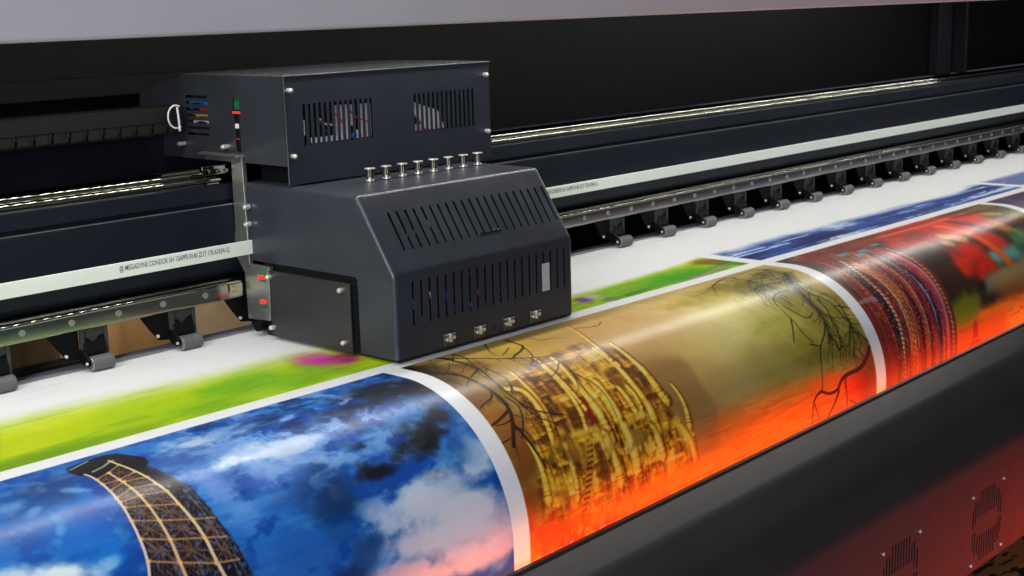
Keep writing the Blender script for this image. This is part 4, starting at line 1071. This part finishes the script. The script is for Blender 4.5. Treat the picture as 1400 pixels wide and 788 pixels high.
def carve(sd, bright=0.):
    def f(x, s):
        u = x+.010*np.sin(s*7+sd)+.010*(fbm(x*12, s*12, sd+5, 3)-.5); v = np.zeros_like(x)
        for cw, tier, wt in ((.088, .115, .52), (.036, .060, .34), (.017, .034, .20)):
            q = u/cw; i_ = np.floor(q); f_ = q-i_; h = hsh(i_, 0*i_+1, sd+cw*100)
            t = (s+h*tier)/(tier*(.7+.6*h)); j_ = np.floor(t); g_ = t-j_
            rd = np.sin(PI*f_**.8)**.6
            led = .38*ss_(.88, .96, g_)-.50*ss_(.55, .86, g_)*ss_(.92, .88, g_)
            ni = -.75*ss_(.18, .34, f_)*ss_(.84, .70, f_)*ss_(.08, .2, g_)*ss_(.72, .6, g_)*(hsh(i_, j_, sd+7) > .55)
            v = v+wt*(rd*.95+led+ni)
        return ramp(v+bright+.30*(fbm(x*55, s*55, sd+11, 3)-.5)+.5*(fbm(x*9, s*9, sd+13, 2)-.5))
    return f
fill(LINES['back'], carve(12, -.30), .8, .02); fill(LINES['wall2'], carve(4, -.13), 1, .010); fill(LINES['wall1'], carve(7, .02), 1, .008); fill(LINES['dome'], carve(9, .06), .75, .015)
for k, al in (('dk1', .8), ('dk2', .9), ('dk3', .8), ('dk4', .8), ('dk5', .9), ('dk6', .8), ('dk7', .7)): fill(LINES[k], (70, 36, 8), al*.8, .007)
fill(LINES['red1'], (120, 14, 10), .95, .003); fill(LINES['win1'], (222, 180, 64), .85, .004)
PW = {'pl0': .017, 'pl1': .012, 'pl2': .020, 'pl3': .010, 'pl4': .022, 'pl5': .020, 'pl6': .015, 'pl7': .016, 'pl8': .012, 'pl9': .010, 'pl10': .016, 'pl11': .018, 'pl12': .022, 'pl13': .017, 'pl14': .014, 'pl15': .012, 'pl16': .009, 'pl17': .009}
for k, w in PW.items():
    l = smooth_line(LINES[k]); taper = k in ('pl0', 'pl2', 'pl4', 'pl5', 'pl6', 'pl16', 'pl17', 'pl10')
    w0 = w*.35 if taper else w*.9
    xs_ = [p[0] for p in l]; ys_ = [p[1] for p in l]
    sl = region(min(xs_)-.05, max(xs_)+.05, min(ys_)-.05, max(ys_)+.05)
    d, t = seg_dist(sl, l); sdn = seg_side(sl, l); ww = w0+(w-w0)*t; q = sdn*d/ww
    v = .20+.72*np.clip(1-(q+.30)**2/1.5, 0, 1)**1.3
    v = v+.22*(fbm(Xg[sl]*50, Sg[sl]*70, 401+len(k)*7, 3)-.5)-.30*(ss_(.02, .008, np.abs(t-.86))+ss_(.015, .006, np.abs(t-.93)))-.18*ss_(.7, .95, np.sin(t*34+w*900))*ss_(.4, .6, t)
    blend(sl, (66, 34, 6), .55*ss_(ww*1.25+.006, ww*.9, d)*ss_(-.2, .6, q))
    blend(sl, ramp(v), ss_(ww+.003, ww-.003, d))
for k in ('ledge1', 'ledge2'): fill(LINES[k], (236, 196, 76), .7, .006)
stroke(LINES['stairs'], .014, (190, 140, 40), .95, .003); stroke(LINES['stairs'], .012, (70, 36, 6), .9, .002, mod=lambda x, s, t: ss_(.0, .3, np.sin(s*420)))
# temple reflection low down, then heater glow painted over it
bm2 = ss_(2.95, 2.75, np.abs(Xg-2.95)+2.5)
fill(LINES['wall2'], (60, 26, 4), .6, .02, mod=lambda x, s: ss_(.52, .68, fbm(x*16, s*18, 201, 3)))
fill(LINES['wall2'], (255, 214, 80), .35, .02, mod=lambda x, s: ss_(.52, .68, fbm(x*18, s*14, 203, 3)))
fill(LINES['wall1'], (255, 226, 120), .35, .02, mod=lambda x, s: ss_(.52, .68, fbm(x*14, s*14, 205, 3)))
low = ss_(2.24, 2.10, Sg+.02*(NA-.5)); 
blend(ALL, (250, 112, 10), .55*low); blend(ALL, (215, 25, 0), .8*ss_(2.22, 2.08, Sg)*ss_(.50, .62, fbm(Xg*60, Sg*30, 83, 4))*ss_(3.35, 3.1, Xg)); blend(ALL, (255, 170, 30), .6*low*ss_(.60, .68, fbm(Xg*75, Sg*60, 85, 4))*ss_(3.4, 3.2, Xg))  # orange and red heater glow put into the print colours
for b in BLOBS['B'][36:]: paint_blob(b)
oz = ss_(2.34, 2.20, Sg)*ss_(3.2, 3.45, Xg)
blend(ALL, (255, 176, 70), .22*oz*ss_(.52, .68, fbm(Xg*12, Sg*110, 221, 4))); blend(ALL, (196, 44, 4), .22*oz*ss_(.52, .68, fbm(Xg*14, Sg*90, 223, 4)))
blend(ALL, (170, 150, 96), .18*ss_(.45, .7, fbm(Xg*10+Sg*14, Sg*5, 225, 4))*ss_(3.3, 3.5, Xg)*ss_(2.25, 2.35, Sg))
BRW = {'br0': (.0050, .0065), 'br1': (.0045, .0016), 'br2': (.0035, .0012), 'br3': (.0035, .001), 'br4': (.002, .002), 'br5': (.004, .003), 'br6': (.002, .0015), 'br7': (.004, .0016), 'br8': (.002, .002), 'br9': (.0035, .0035)}
for k in range(27):
    w = BRW.get('br%d' % k, (.0018, .0008)); stroke(LINES['br%d' % k], w[0]*1.25, (14, 11, 5), .95, .0018, w[1])
grade(2.5, 4.5, 1.14, 1.05)
blend((slice(0, NS), slice(0, NX)), (150, 84, 20), .20*ss_(3.75, 3.45, Xg)*ss_(2.80, 2.70, Sg))
rng = random.Random(5)
def twigs(line, n, ln, col, al, w=.0011, side=None):
    pts = smooth_line(LINES[line], 1)
    for _ in range(n):
        i = rng.randrange(len(pts)-1); x, s = pts[i]; a = rng.uniform(-PI*.78, -PI*.12); q = [(x, s)]
        L_ = ln*rng.uniform(.4, 1.2)
        for k in range(4):
            a += rng.uniform(-.28, .28); x += math.cos(a)*L_/4; s += math.sin(a)*L_/4; q.append((x, s))
        stroke(q, w, col, al, .0014, w*.5)
for k, n in (('br0', 10), ('br1', 14), ('br2', 14), ('br12', 8), ('br13', 8), ('br18', 6), ('br19', 8)): twigs(k, n, .07, (14, 11, 6), .85)
RW = {'rt0': (.008, .002), 'rt7': (.004, .009), 'rt8': (.006, .003), 'rt9': (.004, .003), 'rt5': (.004, .002)}
stroke(LINES['rt0'], .026, (60, 55, 14), .5, .02, .01)
for k in range(20):
    w = RW.get('rt%d' % k, (.0026, .0014)); cc = (28, 22, 10) if k not in (5, 6, 7, 8, 9, 10) else (70, 8, 2)
    stroke(LINES['rt%d' % k], w[0], cc, .92, .003, w[1])
for k, n in (('rt0', 14), ('rt11', 16), ('rt12', 10), ('rt13', 16), ('rt14', 30), ('rt15', 20), ('rt0', 10)): twigs(k, n, .13, (40, 34, 12), .75, .0018)
# dark leafy mass and red trunk by the right edge
blend(ALL, (110, 10, 2), .55*ss_(4.28, 4.44, Xg+.4*(2.30-Sg))*ss_(2.33, 2.24, Sg+.05*(NA-.5)))

# --- print three: bangles and a blurred market street
CURM[0] = mask(4.507, 6.290, 1, S_LO)
blend(ALL, (58, 30, 22), np.ones_like(Xg))
for b in BLOBS['C']: paint_blob(b)
fr = lambda x, s: .55+.45*ss_(.35, .65, fbm(x*12, s*30, 141, 3))
for k, cc in (('c_red1', (196, 40, 24)), ('c_dark1', (52, 30, 14)), ('c_olive1', (118, 122, 18)), ('c_red2', (196, 36, 12)), ('c_red3', (190, 40, 14)), ('c_teal1', (92, 150, 150)), ('c_teal2', (60, 118, 88)), ('c_grey1', (124, 128, 106)), ('c_orange_ground', (236, 116, 20))):
    fill(LINES[k], cc, .9, .03 if k != 'c_orange_ground' else .05, mod=fr if k in ('c_red1', 'c_red2') else None)
stroke([(5.10,2.80),(5.6,2.79),(6.1,2.80)], .006, (70, 30, 12), .8, .012); stroke([(5.2,2.765),(5.7,2.75),(6.0,2.765)], .005, (200, 130, 50), .7, .010)
stroke([(5.62,2.70),(5.70,2.55),(5.74,2.40)], .022, (214, 86, 10), .9, .025); stroke([(5.95,2.68),(6.02,2.55),(6.06,2.42)], .012, (150, 120, 60), .6, .02)
stroke([(5.75,2.70),(5.83,2.60),(5.90,2.50)], .020, (50, 24, 12), .7, .03); stroke([(5.85,2.75),(6.2,2.71)], .012, (70, 44, 16), .8, .02)
for x_, s_, r_ in ((5.48,2.62,.02),(5.55,2.58,.025),(5.43,2.57,.015)): stroke([(x_, s_), (x_+.03, s_-.01)], r_, (214, 140, 16), .8, .02)
st = fbm(Xg*120, Sg*14, 91, 4)
blend(ALL, (150, 100, 70), .5*ss_(.56, .68, st)*ss_(4.95, 4.7, Xg)*ss_(2.66, 2.74, Sg)); blend(ALL, (20, 14, 16), .6*ss_(.5, .38, st)*ss_(4.95, 4.7, Xg)*ss_(2.66, 2.74, Sg))
def bead(f, ph=0): return lambda x, s, t: .35+.65*ss_(-.2, .6, np.sin(s*f+x*f*.5+ph))
left = ss_(.0, 1., np.ones_like(Xg))
stroke(LINES['bd_h'], .035, (112, 40, 28), .95, .01); stroke(LINES['bd_g'], .050, (104, 30, 20), .95, .01); stroke(LINES['bd_a'], .060, (88, 24, 20), .95, .012)
stroke(LINES['bd_b'], .070, (54, 24, 18), .98, .012); stroke(LINES['bd_c'], .060, (128, 28, 28), .98, .012); stroke(LINES['bd_d'], .055, (132, 26, 44), .98, .012); stroke(LINES['bd_e'], .060, (128, 38, 52), .98, .012); stroke(LINES['bd_f'], .030, (112, 36, 34), .98, .008)
stroke(LINES['bd_g'], .006, (120, 50, 34), .6, .004, mod=bead(260)); stroke(LINES['bd_h'], .004, (150, 80, 50), .5, .004)
stroke(LINES['bd_a'], .022, (40, 20, 16), .9, .006, dx=-.03); stroke(LINES['bd_a'], .0075, (205, 190, 165), .95, .003, mod=bead(330))
stroke(LINES['bd_b'], .026, (120, 60, 22), .95, .005); stroke(LINES['bd_b'], .020, (200, 110, 55), .95, .003, mod=bead(250)); stroke(LINES['bd_b'], .003, (210, 190, 150), .9, .002, dx=-.030); stroke(LINES['bd_b'], .003, (190, 150, 120), .8, .002, dx=.030)
stroke(LINES['bd_c'], .009, (150, 90, 60), .9, .004, mod=bead(280)); stroke(LINES['bd_c'], .003, (190, 170, 150), .7, .002, dx=.016); stroke(LINES['bd_c'], .014, (30, 14, 14), .9, .005, dx=.034); stroke(LINES['bd_c'], .012, (40, 16, 16), .9, .005, dx=-.030)
stroke(LINES['bd_d'], .006, (60, 90, 130), .95, .003); stroke(LINES['bd_d'], .014, (30, 12, 20), .9, .006, dx=.024); stroke(LINES['bd_d'], .004, (150, 150, 170), .7, .002, dx=.008)
stroke(LINES['bd_e'], .022, (140, 52, 74), .95, .012); stroke(LINES['bd_e'], .007, (206, 124, 116), .8, .005, dx=.012); stroke(LINES['bd_e'], .005, (60, 10, 20), .9, .004, dx=.040)
stroke(LINES['bd_f'], .009, (176, 140, 84), .95, .003, mod=bead(300)); stroke(LINES['bd_f'], .004, (60, 30, 14), .9, .003, dx=.014)
bfl = sorted(LINES['bd_f'], key=lambda p: p[1]); bx_ = np.interp(Sg, [p[1] for p in bfl], [p[0] for p in bfl])
band_m = ss_(4.52, 4.60, Xg)*ss_(-.02, -.06, Xg-bx_)*ss_(2.76, 2.66, Sg)
xw = Xg-(bx_-5.2)*ss_(4.5, 5.2, Xg)*.9
blend(ALL, (226, 150, 110), .35*ss_(.70, .80, vnoise(xw*120, Sg*3, 151))*band_m); blend(ALL, (18, 8, 10), .55*ss_(.62, .74, vnoise(xw*90, Sg*2, 153))*band_m); blend(ALL, (190, 40, 40), .35*ss_(.62, .74, vnoise(xw*70, Sg*3, 155))*band_m)
blend(ALL, (240, 190, 130), .45*ss_(.78, .86, vnoise(xw*110, Sg*210, 157))*band_m)
for x0, s0, w_, h_ in ((4.80, 2.70, .035, .012), (4.93, 2.685, .035, .012), (4.87, 2.66, .03, .012), (5.06, 2.705, .03, .01)):
    fill([(x0-w_, s0+h_), (x0+w_, s0+h_), (x0+w_, s0-h_), (x0-w_, s0-h_)], (90, 135, 140), .85, .004)
stroke(LINES['spoon'], .006, (150, 130, 150), .6, .004, .011)
grade(4.45, 6.35, 1.1, 1.12)
blend(ALL, (255, 150, 40), .45*ss_(5.45, 5.6, Xg)*ss_(2.42, 2.30, Sg))
blend(ALL, (228, 46, 6), .55*ss_(2.26, 2.13, Sg+.04*(st-.5))*ss_(5.62, 5.5, Xg))  # heater glow painted red along the bottom of this print
blend(ALL, (255, 150, 40), .5*ss_(.56, .66, fbm(Xg*26, Sg*90, 95, 4))*ss_(5.5, 5.6, Xg)*ss_(2.30, 2.18, Sg))
blend(ALL, (190, 50, 5), .45*ss_(.56, .66, fbm(Xg*20, Sg*80, 97, 4))*ss_(5.5, 5.6, Xg)*ss_(2.36, 2.22, Sg))
fill(LINES['lady'], (200, 20, 4), .9, .006, mod=lambda x, s: .4+.6*ss_(-.2, .4, np.sin(s*240))*ss_(2.165, 2.16, s)+.6*ss_(2.16, 2.165, s))
# --- print four: purple
CURM[0] = mask(6.360, 14, 1, S_LO)
blend(ALL, (60, 26, 70), np.ones_like(Xg)); blend(ALL, (150, 60, 150), .7*ss_(.55, .7, ND)); blend(ALL, (26, 12, 40), .7*ss_(.5, .36, NA))
for b in BLOBS['D']: paint_blob(b)
# --- upper row, still being printed: green meadow with flowers
tp_ = np.interp(Xg, [1.2, 1.7, 2.1, 2.5, 3.0, 3.5, 4.0, 4.45], [3.36, 3.33, 3.29, 3.27, 3.17, 3.10, 3.10, 3.14])
wd_ = np.interp(Xg, [1.2, 2.5, 3.3, 4.4], [.24, .21, .11, .06])
CURM[0] = mask(-9, 4.432, S_UP, 4)*ss_(0, 1, (tp_-Sg+.02*(NA-.5)+.012*(vnoise(Xg*4, Sg*190, 5)-.5))/wd_)
blend(ALL, (170, 200, 20), np.ones_like(Xg))
for b in BLOBS['E']: paint_blob(b)
blend(ALL, (95, 150, 5), .35*ss_(.5, .68, fbm(Xg*5, Sg*24, 105, 4)))
# --- water
tp_ = 3.145+.055*(fbm(Xg*3.2, Sg*2, 121, 2)-.5)*2+.012*(vnoise(Xg*2,Sg*140,4)-.5)-.16*ss_(.20, .0, np.abs(Xg-5.52))*0
gap = ss_(.14, .03, np.abs(Xg-5.46+1.1*(Sg-3.02)))*ss_(2.97, 3.04, Sg)
CURM[0] = mask(4.507, 6.95, S_UP, 4)*ss_(0, 1, (tp_-Sg)/.12)*(1-.85*gap*ss_(.3, .6, NA))
blend(ALL, (52, 88, 165), np.ones_like(Xg))
for b in BLOBS['F']: paint_blob(b, ND)
wv = fbm(Xg*3+1.0*NA, Sg*34, 131, 3)
blend(ALL, (12, 26, 84), .8*ss_(.56, .68, wv)); blend(ALL, (205, 218, 240), .9*ss_(.46, .34, wv))
CURM[0] = mask(7.02, 14, 2.93, 4)*ss_(3.17, 3.10, Sg)
blend(ALL, (90, 115, 170), np.ones_like(Xg)); blend(ALL, (160, 130, 170), .6*ss_(.5, .62, ND)); 
# faint wheel tracks and scuffs on the bare paper
CURM[0] = ss_(3.2, 3.3, Sg)
for s0, a in ((3.478, .5), (3.452, .35), (3.415, .25), (3.39, .15)):
    blend(ALL, (196, 196, 206), a*ss_(.006, .001, np.abs(Sg-s0+.004*(vnoise(Xg*3, Xg*0, 3)-.5)))*ss_(.25, .5, vnoise(Xg*4, Sg*40, 12)))

# faint pass banding of the print head and paper grain
CURM[0] = np.ones_like(Xg)
ink = (C.max(-1)-C.min(-1))/255.
C *= (1+.035*ink*(vnoise(Sg*0+3, Sg*230, 301)-.5)*2)[..., None]+(.03*(NB-.5))[..., None]
lin = np.clip(C/255., 0, 1)
lin = np.where(lin <= .04045, lin/12.92, ((lin+.055)/1.055)**2.4)*.93
# bent sheet: flat bed, quarter round, then straight down
def bend(S):
    y = S.copy(); z = np.zeros_like(S)
    th = np.clip((YC-S)/RC, 0, PI/2); k = S < YC
    y = np.where(k, YC-RC*np.sin(th), y); z = np.where(k, ZC+RC*np.cos(th), z)
    dn = (YC-S)-RC*PI/2; k2 = dn > 0
    z = np.where(k2, ZC-dn, z); y = np.where(k2, YC-RC, y)
    return y, z
yy_, zz_ = bend(SS)
V = np.empty((NS, NX, 3), np.float32); V[..., 0] = XS[None, :]; V[..., 1] = yy_[:, None]; V[..., 2] = zz_[:, None]
# very slight waviness of the sheet on the flat bed
V[..., 2] += (.0006*np.sin(Xg*9+Sg*3)*ss_(2.9, 3.1, Sg)).astype(np.float32)
org = np.array((4.5, 2.7, 0), np.float32); V -= org
me = bpy.data.meshes.new('printed_banner')
nf = (NX-1)*(NS-1); me.vertices.add(NX*NS); me.vertices.foreach_set('co', V.ravel())
idx = np.arange(NX*NS).reshape(NS, NX)
q = np.stack([idx[1:, :-1], idx[1:, 1:], idx[:-1, 1:], idx[:-1, :-1]], -1).reshape(-1, 4).astype(np.int32)
me.loops.add(nf*4); me.loops.foreach_set('vertex_index', q.ravel())
me.polygons.add(nf); me.polygons.foreach_set('loop_start', np.arange(0, nf*4, 4, dtype=np.int32))
me.update(calc_edges=True)
me.shade_smooth()
ca = me.color_attributes.new('artwork', 'FLOAT_COLOR', 'POINT')
rgba = np.ones((NX*NS, 4), np.float32); rgba[:, :3] = lin.reshape(-1, 3); ca.data.foreach_set('color', rgba.ravel())
pm = bpy.data.materials.new('glossy_printed_vinyl'); pm.use_nodes = True; nt = pm.node_tree; nd = nt.nodes; b = nd['Principled BSDF']
at = nd.new('ShaderNodeAttribute'); at.attribute_name = 'artwork'; nt.links.new(at.outputs['Color'], b.inputs['Base Color'])
b.inputs['Roughness'].default_value = .55; b.inputs['Specular IOR Level'].default_value = .15
b.inputs['Coat Weight'].default_value = 0.45; b.inputs['Coat Roughness'].default_value = .24
tc = nd.new('ShaderNodeTexCoord'); n = nd.new('ShaderNodeTexNoise'); n.inputs['Scale'].default_value = 5; n.inputs['Detail'].default_value = 2
mpp = nd.new('ShaderNodeMapping'); mpp.inputs['Scale'].default_value = (.35, 1, 1)
bp = nd.new('ShaderNodeBump'); bp.inputs['Strength'].default_value = .25; bp.inputs['Distance'].default_value = .004
nt.links.new(tc.outputs['Object'], mpp.inputs[0]); nt.links.new(mpp.outputs[0], n.inputs['Vector']); nt.links.new(n.outputs['Fac'], bp.inputs['Height']); nt.links.new(bp.outputs[0], b.inputs['Coat Normal'])
me.materials.append(pm)
po = bpy.data.objects.new('printed_banner', me); COL.objects.link(po); po.location = tuple(float(v) for v in org)
tag(po, 'glossy white banner printed with colourful pictures, curving down over the front of the printer', 'banner')

# ------------------------------------------------------------------ lamps
def area(name, loc, target, sx, sy, power, color, spread=180):
    l = bpy.data.lights.new(name, 'AREA'); l.shape = 'RECTANGLE'; l.size = sx; l.size_y = sy; l.energy = power; l.color = color; l.spread = math.radians(spread)
    o = bpy.data.objects.new(name, l); COL.objects.link(o)
    d = (Vector(target)-Vector(loc)).normalized()
    zax = -d; xax = Vector((1, 0, 0)); xax = (xax-zax*xax.dot(zax)).normalized(); yax = zax.cross(xax)
    o.matrix_world = Matrix([[xax[i], yax[i], zax[i], loc[i]] for i in range(3)]+[[0, 0, 0, 1]])
    return o

area('side_key', (-4.5, -.5, 3.6), (2.8, 3.0, 0.2), 2.5, 1.5, 330, (.92, .96, 1.))  # soft key added out of view on the left, for general room light
area('front_fill', (-5.5, -4.0, 1.6), (3.5, 2.6, -.1), 3.0, 2.0, 430, (.96, .97, 1.))  # unseen fill added to brighten the hanging part of the banner
area('paper_heater', (4.8, 2.20, -.66), (4.8, 2.36, -.30), 12.0, .05, 62, (1., .26, .09))
area('red_spill', (6.1, 1.70, -1.45), (5.9, 2.05, -1.12), 2.6, .12, 7, (1., .05, .002))  # unseen red source added for the glow on the front cover
area('rear_fill', (2.6, 4.35, .3), (2.8, 4.6, -.3), .5, .2, 4, (1., .8, .6))  # small fill added behind the beam to brighten box and board

w = bpy.data.worlds.new('World'); SC.world = w; w.use_nodes = True
w.node_tree.nodes['Background'].inputs[0].default_value = (.75, .8, 1., 1); w.node_tree.nodes['Background'].inputs[1].default_value = 0.07
SC.view_settings.view_transform = 'Standard'; SC.view_settings.look = 'None'; SC.view_settings.exposure = 0; SC.view_settings.gamma = 1
SC.render.engine = 'CYCLES'
